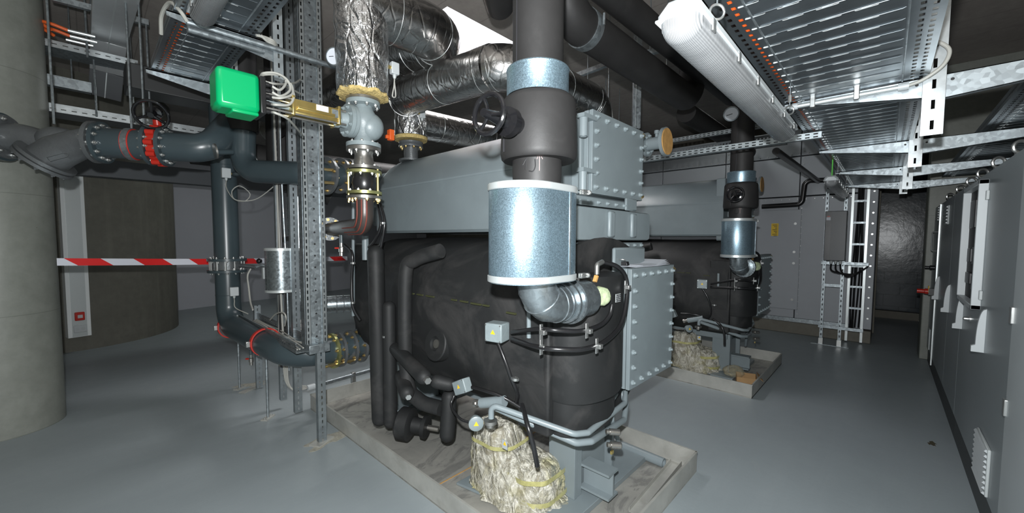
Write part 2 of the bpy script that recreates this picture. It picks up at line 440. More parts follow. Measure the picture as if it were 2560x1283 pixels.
def clear_film():
    t = NT('loose_clear_polythene'); g = t.new('ShaderNodeBsdfTransparent'); mx = t.new('ShaderNodeMixShader')
    t.set('Roughness', 0.1); t.b.inputs['Base Color'].default_value = (0.6, 0.55, 0.38, 1); t.bump(t.noise(9, 5, 0.7, dist=2), 0.8, 0.05)
    n = t.noise(8, 5, 0.7, dist=1.5); t.l.new(t.ramp(n, [(0.35, 0.85), (0.7, 0.25)]), mx.inputs[0])
    t.l.new(t.b.outputs[0], mx.inputs[1]); t.l.new(g.outputs[0], mx.inputs[2]); t.l.new(mx.outputs[0], t.out.inputs[0]); return t.m
M['clearfilm'] = clear_film()
M['sheet'] = mat('sheen_lightened_steel', (0.50, 0.52, 0.53), 0.35, 0.45, 0.08, 4)  # galvanised steel lightened: white sheen of the lit trunking put into the colour
M['tapefilm'] = mat('yellowed_packing_tape', (0.42, 0.40, 0.17), 0.2, 0, 0.25, 14, 0.5, 30, coat=0.8)
def tape_mat():
    t = NT('red_white_barrier_tape'); sp = t.new('ShaderNodeSeparateXYZ'); t.l.new(t.tc, sp.inputs[0])
    q = t.math('ADD', t.math('MULTIPLY', sp.outputs[0], 1.0), t.math('MULTIPLY', sp.outputs[2], 1.2))
    k = t.math('LESS_THAN', t.math('FRACT', t.math('ADD', t.math('DIVIDE', q, 0.42), 50.0)), 0.5)
    t.link(t.mix(k, (0.62, 0.64, 0.70), (0.62, 0.02, 0.02)), 'Base Color'); t.set('Roughness', 0.35); return t.m
M['tape'] = tape_mat()
def diffuser():
    t = NT('prismatic_clear_diffuser'); t.set('Roughness', 0.25); t.b.inputs['Base Color'].default_value = (0.62, 0.64, 0.64, 1)
    sp = t.new('ShaderNodeSeparateXYZ'); t.l.new(t.tc, sp.inputs[0])
    r = t.math('SINE', t.math('MULTIPLY', sp.outputs[1], 1400.0)); r2 = t.math('SINE', t.math('MULTIPLY', sp.outputs[0], 260.0))
    n = t.noise(30, 4, 0.7)
    h = t.math('ADD', r, t.math('MULTIPLY', r2, 0.12)); t.bump(h, 0.35, 0.003)
    k = t.math('MULTIPLY_ADD', r, 0.25, 0.5)
    k2 = t.ramp(t.noise(6, 4, 0.6), [(0.35, 0.0), (0.7, 1.0)])
    c = t.mix(k, (0.13, 0.135, 0.14), (0.30, 0.31, 0.315)); c = t.mix(t.math('MULTIPLY', k2, 0.4), c, (0.10, 0.105, 0.11))
    t.link(c, 'Base Color'); return t.m
M['diffuser'] = diffuser()
def foilwall():
    t = NT('foil_faced_block_wall'); t.set('Metallic', 0.0); t.set('Roughness', 0.2); t.set('Specular IOR Level', 0.25)
    mp = t.new('ShaderNodeMapping'); mp.inputs['Rotation'].default_value = (math.radians(90), 0, math.radians(90)); t.l.new(t.tc, mp.inputs[0])
    br = t.new('ShaderNodeTexBrick'); br.inputs['Scale'].default_value = 1.0; br.inputs['Brick Width'].default_value = 0.5; br.inputs['Row Height'].default_value = 0.25; br.inputs['Mortar Size'].default_value = 0.006
    sp = t.new('ShaderNodeSeparateXYZ'); t.l.new(t.tc, sp.inputs[0]); cb = t.new('ShaderNodeCombineXYZ'); t.l.new(sp.outputs[1], cb.inputs[0]); t.l.new(sp.outputs[2], cb.inputs[1])
    t.l.new(cb.outputs[0], br.inputs['Vector'])
    br.inputs['Color1'].default_value = (0.035, 0.045, 0.052, 1); br.inputs['Color2'].default_value = (0.042, 0.052, 0.06, 1); br.inputs['Mortar'].default_value = (0.022, 0.027, 0.03, 1)
    t.link(br.outputs['Color'], 'Base Color'); t.bump(t.math('ADD', t.noise(5, 4, 0.6), t.math('MULTIPLY', br.outputs['Fac'], -1.0)), 0.25, 0.01); return t.m
M['foilwall'] = foilwall()
M['daylight'] = mat('daylit_roof_glazing', (1.0, 0.98, 0.97), 0.5, emit=3.0)

# ================================================================ the room
m = MB().bx((-4, -2.2, -0.2), (14, 16, 0)); struct('floor', m, M['floor'])
m = MB()   # ceiling slab round the daylight opening
ox0, ox1, oy0, oy1, zc = 2.58, 4.75, 3.34, 4.52, 4.0
for a, b in (((-4, -2.2, zc), (ox0, 16, zc+0.3)), ((ox1, -2.2, zc), (14, 16, zc+0.3)), ((ox0, -2.2, zc), (ox1, oy0, zc+0.3)), ((ox0, oy1, zc), (ox1, 16, zc+0.3))): m.bx(a, b)
struct('ceiling', m, M['conc_ceil'])
m = MB()
m.bx((ox0-0.1, oy0-0.1, zc+0.3), (ox0, oy1+0.1, 5.5)); m.bx((ox1, oy0-0.1, zc+0.3), (ox1+0.1, oy1+0.1, 5.5)); m.bx((ox0, oy0-0.1, zc+0.3), (ox1, oy0, 5.5)); m.bx((ox0, oy1, zc+0.3), (ox1, oy1+0.1, 5.5))
struct('trim_1', m, M['whitewall'])
struct('window_1', MB().bx((ox0, oy0, 5.4), (ox1, oy1, 5.45)), M['daylight'])
struct('trim_2', MB().bx((ox0, oy1-0.03, 4.0), (ox0+0.55, oy1, 4.32)), M['tan'])
# walls
def wall(name, p0, p1, z0, z1, th, mt):
    p0, p1 = V(p0+(0,)), V(p1+(0,)); d = (p1-p0).normalized(); n = V((-d.y, d.x, 0))
    m = MB().prism([(0, z0), ((p1-p0).length, z0), ((p1-p0).length, z1), (0, z1)], p0, d, (0, 0, 1), n*th); return struct(name, m, mt)
wall('wall_back', (0.6, 11.46), (9.0, 13.67), 0, 4.0, 0.2, M['whitewall'])
wall('wall_left', (-3.9, 16), (-3.9, -2.0), 0, 4.0, -0.1, M['conc_wall'])
wall('wall_right', (-2, -1.35), (8.9, -1.35), 0, 4.0, -0.2, M['conc_wall'])
wall('wall_end', (11.8, -2.0), (11.8, 2.6), 0, 4.0, -0.2, M['foilwall'])
wall('wall_far_right', (9.6, 13.9), (9.6, 0.1), 0.0, 4.0, 0.1, M['conc_wall'])
struct('baseboard_end', MB().bx((11.66, -1.35, 0), (11.8, 2.5, 0.16)), M['conc_wall'])
struct('pillar_1', MB().bx((7.95, -1.35, 0), (8.45, -0.40, 4.0)), M['conc_col'], 0.01)
# overhead bulkhead in front of the white wall
wall('beam_1', (-3.8, 8.02), (5.0, 8.10), 2.50, 2.74, 0.22, mat('blue_grey_beam_paint', (0.095, 0.105, 0.115), 0.6))
m = MB().cyl((-0.57, 5.50, 0), (-0.57, 5.50, 4.0), 0.375, 64)
struct('column_1', m, M['conc_col'])
m = MB().cyl((-0.36, 9.95, 0), (-0.36, 9.95, 4.0), 1.5, 96)
struct('column_2', m, M['conc_core'])

# cable trunking up the round concrete core
t = thing('cable_trunking', 'white metal cable trunking standing up the round concrete core with a red socket low down', 'trunking', (-0.12, 8.42, 0.22))
m = MB(); n_ = V((0.25, -1, 0)).normalized(); sd = V((1, 0.25, 0)).normalized(); c0 = V((-0.14, 8.43, 0))
Rz = Matrix.Rotation(math.atan2(sd.y, sd.x), 3, 'Z')
m.box(c0+V((0, 0, 1.42)), (0.235, 0.12, 2.4), Rz); part('trunking_body', m, mat('bright_white_trunking', (0.75, 0.78, 0.78), 0.28), t, bevel=0.004)
m = MB().box(c0+n_*0.065+V((0, 0, 1.42)), (0.15, 0.012, 2.38), Rz); part('cover_strip', m, M['band'], t)
m = MB().box(c0+n_*0.08+V((0, 0, 0.52)), (0.10, 0.04, 0.12), Rz); s_ = part('socket', m, M['red'], t, 'red wall socket', bevel=0.01)
m = MB().box(c0+n_*0.103+V((0, 0, 0.52)), (0.05, 0.01, 0.045), Rz); part('socket_label', m, M['white_plastic'], s_)
m = MB().box(c0+n_*0.076+V((0, 0, 0.34)), (0.13, 0.03, 0.1), Rz); s_ = part('socket', m, M['white_plastic'], t, 'pale twin socket', bevel=0.006)
m = MB(); [m.cyl(c0+n_*0.088+sd*k+V((0, 0, 0.34)), c0+n_*0.094+sd*k+V((0, 0, 0.34)), 0.02, 14) for k in (-0.03, 0.03)]; part('socket_outlet', m, M['grey_plastic'], s_)
# barrier tape strung across
a = at(142, 655, y=5.2); b = at(868, 646, y=6.2)
m = MB(); nseg = 60
r0 = []; r1 = []
for i in range(nseg+1):
    k = i/nseg; p = a.lerp(b, k)+V((0, 0, -0.02*math.sin(math.pi*k))); tw = 0.25*math.sin(k*9)
    r0.append(p+V((0, math.sin(tw)*0.02, 0.032))); r1.append(p-V((0, math.sin(tw)*0.02, 0.032)))
m.loft([[r0[i], r1[i], r1[i]+V((0, 0.002, 0)), r0[i]+V((0, 0.002, 0))] for i in range(nseg+1)])
solo('barrier_tape', 'red and white striped barrier tape strung behind the pipes', 'barrier tape', m, M['tape'])

# ---- the dark grey air handling unit at the right-hand end
AX = 8.6
t = thing('air_handling_unit', 'tall grey steel air handling unit on a concrete plinth with bolted panels', 'air handling unit', (9.1, 3.2, 0))
part('plinth', MB().bx((AX-0.08, 0.12, 0.0), (9.5, 8.0, 0.2)), M['conc_wall'], t, 'rough concrete plinth', bevel=0.01)
ys = [0.36, 1.15, 2.35, 3.6, 4.9, 6.2, 7.6]
for i in range(len(ys)-1):
    for z0, z1 in ((0.27, 2.42), (2.44, 3.12), (3.14, 3.6)):
        m = MB().bx((AX, ys[i]+0.006, z0), (9.45, ys[i+1]-0.006, z1)); part('panel', m, M['ahu'], t, bevel=0.006)
m = MB()
for y in ys[1:4]:
    for k in range(30): m.cyl((AX, y-0.045, 0.35+k*0.11), (AX-0.012, y-0.045, 0.35+k*0.11), 0.009, 6)
for z in (2.38, 3.17):
    for k in range(40): m.cyl((AX, 0.45+k*0.12, z), (AX-0.012, 0.45+k*0.12, z), 0.009, 6)
part('rivets', m, M['bolt'], t)['kind'] = 'stuff'
m = MB().bx((AX-0.02, 0.4, 0.2), (AX, 7.6, 0.27)); part('base_rail', m, M['galv'], t)
dy0 = at(2003, 560, x=AX).y; dy1 = at(1880, 560, x=AX).y
m = MB().bx((AX-0.018, dy0, 0.42), (AX, dy1+0.35, 2.2)); dr = part('access_door', m, M['ahu'], t, 'flush access door', bevel=0.006)
for z in (0.6, 1.25, 1.45, 1.95):
    m = MB().cyl((AX-0.02, dy0+0.08, z), (AX-0.04, dy0+0.08, z), 0.022, 10); part('door_catch', m, M['bolt'], dr)
y0 = at(1946, 590, x=AX).y; y1 = at(1928, 590, x=AX).y; z1 = at(1937, 559, x=AX).z; z0 = at(1937, 590, x=AX).z
sg = part('warning_sign', MB().bx((AX-0.022, y0, z0), (AX-0.018, y1, z1)), M['yellow'], t, 'yellow sign')
m = MB()
for k in range(8): m.bx((AX-0.0235, y0+0.02, z1-0.025-k*0.028), (AX-0.022, y1-0.02-(0.02*(k % 3)), z1-0.034-k*0.028))
part('sign_text', m, M['ink'], sg)
y0 = at(1949, 530, x=AX).y; y1 = at(1927, 530, x=AX).y; z1 = at(1937, 526, x=AX).z; z0 = at(1937, 538, x=AX).z
sg = part('maker_plate', MB().bx((AX-0.003, y0, z0), (AX, y1, z1)), M['paper'], t, 'small white and blue plate')
part('plate_text', MB().bx((AX-0.005, y0+0.01, (z0+z1)/2+0.005), (AX-0.003, y1-0.01, z1-0.008)), M['blue'], sg)
m = MB().bx((AX-0.03, 0.12, 0.22), (9.45, 0.34, 3.45)); ep = part('end_panel', m, M['ahu'], t, bevel=0.008)
m = MB(); [m.cyl((AX-0.03, 0.17, 0.4+k*0.17), (AX-0.05, 0.17, 0.4+k*0.17), 0.014, 8) for k in range(18)]; part('end_bolts', m, M['bolt'], ep)['kind'] = 'stuff'
# condensate pipe: black pipe stepping along the air handler wall
pts = [at(1905, 517, x=8.545), at(2005, 511, x=8.545), at(2013, 452, x=8.545), at(2075, 450, x=8.545)]
m = MB().tube(arc_path(pts, 0.09), 0.042, 14)
solo('insulated_pipe', 'thin black lagged pipe stepping up across the grey air handler panels', 'pipe', m, M['hose'], org=pts[0])

# ================================================================ absorption chiller
def chiller():
    PA, FO = M['paint'], M['foam']
    ch = thing('absorption_chiller', 'nearer large grey and black absorption chiller standing in a steel drip tray', 'chiller', (2.17, 2.4, 0))
    P = lambda n, m, mt, label=None, bevel=0, par=None, sharp=35: part(n, m, mt, par or ch, label, bevel, sharp)
    BX, BZ = (1, 0, 0), (0, 0, 1)
    # upper drum, grey
    sec = [(1.885, 1.70), (1.865, 1.72), (1.86, 2.09), (1.875, 2.13), (1.92, 2.22), (2.0, 2.315), (2.1, 2.385), (2.24, 2.425), (2.42, 2.425), (2.6, 2.38), (2.72, 2.29), (2.79, 2.17), (2.8, 2.05), (2.8, 1.72), (2.78, 1.70)]
    cx_, cz_ = 2.33, 2.05
    rings = []
    for y, k in ((1.42, 1.0), (3.46, 1.0), (3.50, 0.99), (3.53, 0.965), (3.55, 0.92), (3.555, 0.7)):
        rings.append([V((cx_+(a-cx_)*k, y, cz_+(b-cz_)*k)) for a, b in sec])
    d = P('upper_drum', MB().loft(rings), PA, 'grey painted upper drum')
    m = MB().bar((1.862, 1.42, 2.10), (1.862, 3.42, 2.10), 0.008, 0.014); P('weld_seam', m, PA, par=d)
    # lower shell in black foam: superellipse
    def sup(rx, rz, cx, cz, n=56, e=2.5):
        return [(cx+rx*abs(math.cos(a))**(2/e)*math.copysign(1, math.cos(a)), cz+rz*abs(math.sin(a))**(2/e)*math.copysign(1, math.sin(a))) for a in [2*math.pi*k/n for k in range(n)]]
    rings = []
    rnd = random.Random(3)
    ysl = [1.28+i*(3.5-1.28)/22 for i in range(23)]
    for i, y in enumerate(ysl):
        k = 1.0
        if y > 3.42: k = 0.97
        s2 = sup(0.60*k, 0.585*k, 2.2, 1.075)
        rings.append([V((a+0.006*math.sin(j*0.7+y*5)+0.004*math.sin(j*1.9+y*9), y, b+0.005*math.sin(j*1.1+y*4))) for j, (a, b) in enumerate(s2)])
    rings.append([p*1 for p in [V((2.2+(q.x-2.2)*0.8, 3.56, 1.075+(q.z-1.075)*0.85)) for q in rings[-1]]])
    lo = P('lower_shell', MB().loft(rings), FO, 'lower shell wrapped in dusty black foam')
    # yellow chalk dashes on the foam
    yp = mat('faded_yellow_print', (0.035, 0.038, 0.012), 0.7)
    for k, (px, py) in enumerate([(1030, 734), (1050, 737), (1075, 741), (1135, 750), (1160, 754), (1190, 760), (1215, 764), (1278, 783)]):
        P('chalk_mark', MB().box(at(px, py, x=1.594), (0.012, 0.05+0.02*(k % 3), 0.010)), yp, par=lo)
    # sight glass disc
    c = V((1.615, 0, 0)); q = at(1093, 860, x=1.60); ax = V((-1, 0, 0.22)).normalized()
    m = MB().lathe(q-ax*0.04, ax, [(0, 0.115), (0.055, 0.115), (0.062, 0.108), (0.062, 0.05), (0.045, 0.045), (0.045, 0.0)], 36, False)
    sg = P('sight_glass_boss', m, FO)
    P('sight_glass', MB().cyl(q+ax*0.0, q+ax*0.012, 0.03, 20), M['steel'], par=sg)
    # evaporator water box, black foam, bulging front
    def dshape(x0, x1, yb, bul, n=18):
        pts = [(x0, yb), (x1, yb)]
        for k in range(n+1):
            a = math.pi*k/n
            pts.append(((x0+x1)/2+(x1-x0)/2*math.cos(a), yb-0.06-bul*abs(math.sin(a))**0.75))
        return pts
    wb = MB(); 
    def lay(poly, z, k=1.0, cx=1.95, cy=1.25): return [V((cx+(a-cx)*k, cy+(b-cy)*k, z)) for a, b in poly]
    D1 = dshape(1.66, 2.215, 1.32, 0.20); D2 = dshape(1.66, 2.20, 1.32, 0.16)
    wb.loft([lay(D1, 0.79, 0.985), lay(D1, 0.80), lay(D1, 1.44), lay(D1, 1.455, 0.985)])
    WB = P('evaporator_water_box', wb, FO, 'black foam wrapped water box with bulging front')
    m = MB().loft([lay(D2, 0.60, 0.93), lay(D2, 0.64, 0.97), lay(D2, 0.80, 0.96)]); P('lower_lagging', m, FO, par=WB)
    m = MB().bx((1.625, 1.26, 0.60), (1.70, 1.48, 1.42)); P('side_lagging', m, FO, par=WB, bevel=0.012)
    m = MB().box(at(1511, 1003, y=1.13), (0.05, 0.02, 0.16)); P('wooden_wedge', m, M['tan'], 'tan wooden block under the foam', par=WB)
    m = MB(); q = at(1489, 697, y=1.08); m.box(q, (0.012, 0.02, 0.035), Matrix.Rotation(0.5, 3, 'Y')); P('paper_tag', m, M['tan'], 'small orange tag', par=WB)
    # absorber water box with bolted cover, right of it
    def cover(name, x0, x1, z0, z1, y, th, nx, nz, bs, gap=0.04, lab=None, back=0.10):
        b = P(name, MB().bx((x0+0.03, y+0.045, z0+0.03), (x1-0.03, y+back+0.05, z1-0.03)), PA, lab, bevel=0.004)
        P('shell_flange', MB().bx((x0, y+0.03, z0), (x1, y+0.06, z1)), PA, par=b, bevel=0.003)
        c = P('cover_plate', MB().bx((x0, y, z0), (x1, y+0.026, z1)), PA, par=b, bevel=0.003)
        for i in range(nx):
            x = x0+gap+(x1-x0-2*gap)*i/(nx-1)
            for z in (z0+gap, z1-gap): bolt(b, (x, y, z), (0, -1, 0), bs, M['paint_bolt'])
        for i in range(1, nz-1):
            z = z0+gap+(z1-z0-2*gap)*i/(nz-1)
            for x in (x0+gap, x1-gap): bolt(b, (x, y, z), (0, -1, 0), bs, M['paint_bolt'])
        for z in (z0+gap*0.8, z1-gap*0.8): bolt(b, (x1-0.012, y, z), (1, -0.3, 0), bs*0.9, M['brassbolt'], 'brass_bolt')
        return b
    cover('absorber_water_box', 2.215, 2.865, 0.735, 1.475, 1.10, 0.03, 6, 8, 0.015, lab='tall rectangular bolted water box', back=0.28)
    # middle box with rounded corners and ribs
    def rrect(x0, x1, z0, z1, r, n=5):
        o = []
        for cx, cz, a0 in ((x1-r, z1-r, 0), (x0+r, z1-r, 90), (x0+r, z0+r, 180), (x1-r, z0+r, 270)):
            for k in range(n+1):
                a = math.radians(a0+90*k/n); o.append((cx+r*math.cos(a), cz+r*math.sin(a)))
        return o
    pr = rrect(1.90, 2.865, 1.645, 1.845, 0.03)
    m = MB().loft([[V((a if i else 2.38+(a-2.38)*0.985, y, b if i else 1.745+(b-1.745)*0.94)) for a, b in pr] for i, y in enumerate((1.285, 1.30, 1.50))])
    mb_ = P('generator_end_box', m, PA, 'low wide grey box with rounded corners and two ribs')
    for px in (1530, 1585):
        x = at(px, 560, y=1.27).x
        P('rib_plate', MB().bx((x-0.035, 1.262, 1.665), (x+0.035, 1.29, 1.83)), PA, par=mb_, bevel=0.012)
    for z0, z1, n in ((1.855, 1.905, 7), (1.592, 1.632, 9)):
        f = P('bolted_strip', MB().bx((1.90, 1.31, z0), (2.66 if z0 > 1.7 else 2.80, 1.35, z1)), PA, bevel=0.003)
        for i in range(n): bolt(f, (1.95+(0.66 if z0 > 1.7 else 0.82)*i/(n-1), 1.31, (z0+z1)/2), (0, -1, 0), 0.012, M['paint_bolt'])
    P('lifting_lug', MB().bx((2.50, 1.29, 1.85), (2.66, 1.31, 1.935)), PA, par=f, bevel=0.01)
    bolt(f, (2.69, 1.33, 1.90), (1, 0, 0), 0.014, M['brassbolt'], 'brass_bolt')
    P('end_web', MB().bx((1.95, 1.36, 1.44), (2.70, 1.44, 1.60)), PA, bevel=0.005)
    P('web_plate', MB().bx((2.28, 1.25, 1.40), (2.72, 1.275, 1.60)), PA, 'grey upright plate behind the clipboard', bevel=0.02)
    # tall top box with hinged bolted cover
    tb = cover('condenser_water_box', 2.078, 2.755, 1.93, 2.425, 1.30, 0.03, 6, 6, 0.0155, lab='upper bolted water box with hinges and side outlet', back=0.14)
    P('box_neck', MB().bx((2.045, 1.36, 1.93), (2.72, 1.50, 2.40)).bx((1.90, 1.42, 1.74), (2.72, 1.52, 2.39)), PA, par=tb, bevel=0.01)
    for z in (2.30, 1.99):
        h = MB().bx((1.965, 1.285, z+0.055), (2.10, 1.335, z+0.078)); h.cyl((1.995, 1.31, z-0.05), (1.995, 1.31, z+0.055), 0.026, 20); h.cyl((1.995, 1.31, z-0.055), (1.995, 1.31, z-0.05), 0.018, 16); P('hinge', h, PA, par=tb)
    # outlet nozzle with orange cap, on the far side of the top box
    o = V((3.17, 1.475, 2.43)); nd = V((0, -1, 0))
    m = MB().lathe(o, nd, [(0, 0.095), (0.022, 0.095), (0.022, 0.050), (0.15, 0.050), (0.15, 0.112), (0.175, 0.112)], 30)
    m.cyl(o+nd*0.09+V((0, 0, 0.04)), o+nd*0.09+V((0, 0, 0.08)), 0.013, 12); m.cyl(o+nd*0.09+V((0, 0, 0.075)), o+nd*0.09+V((0, 0, 0.10)), 0.02, 12)
    nz = P('outlet_nozzle', m, PA)
    P('nozzle_elbow', MB().tube(arc_path([o, o-nd*0.10, o-nd*0.10+V((-0.55, 0, 0))], 0.08), 0.050, 18), PA, par=nz)
    P('nozzle_cap', MB().cyl(o+nd*0.175, o+nd*0.182, 0.103, 32), M['tan'], 'orange tan protective disc', par=nz)
    for k in range(6):
        a = math.pi*2*k/6+0.4; bolt(nz, o+V((0.070*math.cos(a), 0, 0.070*math.sin(a)))+nd*0.022, nd, 0.013, M['paint_bolt'])
    # back end water boxes and head (seen past the pipes)
    P('back_water_box', MB().bx((1.80, 3.5, 0.55), (2.75, 3.86, 1.60)), FO, bevel=0.03)
    P('back_top_box', MB().bx((2.02, 3.60, 1.78), (2.75, 3.9, 2.30)), PA, 'grey box behind the upper drum', bevel=0.03)
    # support legs
    for y0 in (1.33, 3.25):
        lg = MB(); lg.bx((1.985, y0, 0.05), (2.015, y0+0.20, 0.62)); lg.bx((2.44, y0, 0.05), (2.47, y0+0.20, 0.62)); lg.bx((2.015, y0+0.07, 0.05), (2.44, y0+0.09, 0.62)); lg.bx((2.015, y0+0.003, 0.05), (2.07, y0+0.017, 0.62))
        lg.bx((2.05, y0+0.04, 0.05), (2.41, y0+0.055, 0.40))
        L = P('support_leg', lg, PA, bevel=0.003)
        P('base_beam', MB().bx((1.74, y0-0.10, 0.012), (2.80, y0+0.14, 0.05)), PA, par=L, bevel=0.003)
    P('skirt_plate', MB().bx((1.95, 1.36, 0.45), (2.5, 3.4, 0.6)), PA)
    m = MB(); bxx = at(1512, 1170, y=1.20).x
    m.bx((bxx-0.055, 1.14, 0.235), (bxx+0.055, 1.345, 0.25)); m.bx((bxx-0.055, 1.14, 0.09), (bxx+0.055, 1.345, 0.105)); m.bx((bxx-0.006, 1.14, 0.105), (bxx+0.006, 1.345, 0.235)); P('lifting_stub', m, PA, 'short I beam stub')
    # long vertical lagging pieces on the side
    def lag(pts, r, name='foam_pipe', rr=None, lab=None, rad=0.06):
        return P(name, MB().tube(arc_path(pts, rad, 6), r if rr is None else rr, 18), FO, lab)
    x = 1.50
    a = at(917, 700, x=1.55); b = at(917, 1050, x=1.47); rr = 0.052
    def cap_tube(p0, p1, r, n=18):
        p0, p1 = V(p0), V(p1); L = (p1-p0).length; pr = [(r*(1-math.cos(math.pi/2*k/5)), max(0.002, r*math.sin(math.pi/2*k/5))) for k in range(6)]
        pr += [(L*0.3, r*1.03), (L*0.6, r)]+[(L-t_, q_) for t_, q_ in reversed(pr)]
        return MB().lathe(p0, p1-p0, pr, n)
    yv = a.y
    P('foam_pipe', cap_tube((1.50, 2.80, 0.20), (1.51, 2.86, 1.60), 0.062), FO, 'long hanging lagged pipe')
    P('foam_pipe', cap_tube((1.53, 2.70, 0.205), (1.54, 2.72, 1.18), 0.050), FO)
    # pipe from the drum side down and round to the pump
    pts = [at(1062, 628, x=1.60), at(1000, 668, x=1.56), at(983, 700, x=1.52), at(990, 985, x=1.52), at(1050, 985, x=1.45)]
    p_ = [V((1.62, 2.18, 1.57)), V((1.575, 2.42, 1.50)), V((1.55, 2.50, 1.38)), V((1.54, 2.48, 0.66)), V((1.55, 2.35, 0.52)), V((1.60, 2.15, 0.50))]
    P('foam_pipe', MB().tube(spline(p_, 7), [0.02]*7+[0.052]*36 if False else 0.05, 18), FO, 'lagged pipe swelling down the shell side')
    # horizontal lagged pipes with hex ends
    for (q0, q1, r_) in ((at(985, 868, x=1.56), at(1066, 935+14, x=1.40), 0.048),):
        P('foam_pipe', cap_tube(q0, q1, r_), FO)
        dd = (q1-q0).normalized(); P('hex_end', MB().lathe(q1+dd*0.0, dd, [(0, 0.022), (0.03, 0.022)], 6), M['bolt'])
    q0, q1 = at(1000, 935, x=1.58), at(1020, 990, x=1.44); P('foam_pipe', cap_tube(q0, q1, 0.05), FO); dd = (q1-q0).normalized(); P('hex_end', MB().lathe(q1, dd, [(0, 0.02), (0.025, 0.02)], 6), M['bolt'])
    q0, q1 = at(1075, 950, x=1.50), at(1140, 965, x=1.62); P('foam_pipe', cap_tube(q0, q1, 0.045), FO)
    # down pipe to lagged pump
    q = V((1.60, 2.12, 0.0)); P('foam_pipe', cap_tube((1.62, 2.12, 0.27), (1.66, 2.14, 0.62), 0.052), FO, 'lagged down pipe')
    ax = V((0.55, -0.83, -0.08)).normalized(); c = at(1030, 1062, x=1.62)
    m = MB().lathe(c-ax*0.11, ax, [(0, 0.02), (0.0, 0.095), (0.02, 0.12), (0.10, 0.12), (0.115, 0.10), (0.12, 0.06), (0.19, 0.055), (0.20, 0.082), (0.23, 0.085), (0.235, 0.03)], 30)
    pu = P('solution_pump', m, FO, 'foam wrapped pump low in the tray')
    P('shaft_end', MB().lathe(c+ax*0.12, ax, [(0, 0.02), (0.09, 0.02), (0.092, 0.014)], 8), M['steel'], par=pu)
    c2 = at(1000, 1045, x=1.66); P('pump_terminal_box', MB().box(c2, (0.09, 0.09, 0.1), Matrix.Rotation(0.4, 3, 'X')), PA, 'grey terminal box beside the pump', bevel=0.006)
    # junction boxes
    def jbox(name, c, d, rot, lab):
        b = P(name, MB().box(c, d, rot), M['valve_grey'], lab, bevel=0.006)
        fx = rot @ V((-d[0]/2-0.001, 0, 0)) if rot else V((-d[0]/2, 0, 0))
        pl = MB(); rr_ = rot or Matrix.Identity(3)
        tri = [(-0.014, -0.006), (0.014, -0.006), (0, 0.018)]
        pl.prism(tri, V(c)+fx, rr_ @ V((0, 1, 0)), rr_ @ V((0, 0, 1)), fx.normalized()*0.001); P('warning_triangle', pl, M['yellow'], par=b)
        sc_ = MB()
        for i in (-1, 1):
            for j in (-1, 1): sc_.cyl(V(c)+fx+rr_ @ V((0, i*d[1]*0.42, j*d[2]*0.42)), V(c)+fx*1.06+rr_ @ V((0, i*d[1]*0.42, j*d[2]*0.42)), 0.004, 8)
        P('lid_screws', sc_, M['bolt'], par=b); return b
    I3 = Matrix.Identity(3)
    jb = at(1243, 829, x=1.50); jbox('junction_box', jb, (0.09, 0.105, 0.10), Matrix.Rotation(0.25, 3, 'Z'), 'grey junction box with a warning triangle on the shell side')
    j2 = at(1156, 966, x=1.56); jbox('junction_box', j2, (0.06, 0.12, 0.085), Matrix.Rotation(-0.45, 3, 'X'), 'tilted grey junction box under the shell')
    # sensor in taped plastic on the water box front
    q = at(1497, 740, y=1.06); sx = V((-0.45, -0.88, 0.05)).normalized()
    m = MB().lathe(q+sx*(-0.03), sx, [(0, 0.03), (0.01, 0.047), (0.04, 0.051), (0.065, 0.048), (0.078, 0.040), (0.08, 0.02)], 14)
    for i, p in enumerate(m.v): p += V((math.sin(i*2.3), math.sin(i*1.7), math.sin(i*3.1)))*0.0018
    sn = P('flow_switch', m, mat('taped_plastic_wrap', (0.36, 0.42, 0.26), 0.25, 0, 0.3, 30, 0.5, 60, coat=0.5), 'round switch wrapped in green tape and film', sharp=60)
    q = at(1545, 745, y=1.045); P('rating_plate', MB().box(q, (0.052, 0.004, 0.045)), M['band'], 'small perforated metal plate', par=sn)
    m = MB()
    for i in range(6):
        for j in range(4): m.box(q+V((-0.02+i*0.008, -0.003, -0.015+j*0.010)), (0.005, 0.002, 0.006 if (i+j) % 3 else 0.003))
    P('plate_text', m, M['ink'], par=sn)
    # black conduits with clamps round the water box
    def hose(pts, r, lab=None, k=8): return P('conduit', MB().tube(spline(pts, k), r, 12), M['hose'], lab)
    jr = jb+V((0.03, -0.05, 0.0))
    H1 = [at(1280, 831, x=1.53), at(1345, 823, y=1.20), at(1390, 826, y=1.10), at(1450, 828, y=1.045), at(1500, 813, y=1.035), at(1523, 790, y=1.03), at(1530, 762, y=1.03)]
    hose(H1, 0.011)
    H2 = [at(1280, 848, x=1.53), at(1345, 868, y=1.19), at(1400, 874, y=1.08), at(1460, 873, y=1.02), at(1510, 855, y=1.01), at(1550, 815, y=1.03), at(1565, 760, y=1.05), at(1566, 700, y=1.07), at(1545, 668, y=1.08), at(1506, 655, y=1.12)]
    hose(H2, 0.0125, 'black conduit looping round the water box')
    q = at(1492, 672, y=1.12); P('conduit_elbow', MB().tube(arc_path([q+V((0, 0, -0.03)), q+V((0, 0, 0.02)), at(1506, 655, y=1.12)], 0.015), 0.014, 12), M['bolt'])
    hose([jb+V((0, 0, -0.05)), at(1262, 900, x=1.50), at(1278, 945, x=1.52), at(1294, 985, x=1.58), at(1290, 1010, x=1.62)], 0.010)
    hose([at(1180, 968, x=1.53), at(1215, 978, x=1.53), at(1255, 992, x=1.56), at(1300, 1018, x=1.62)], 0.010)
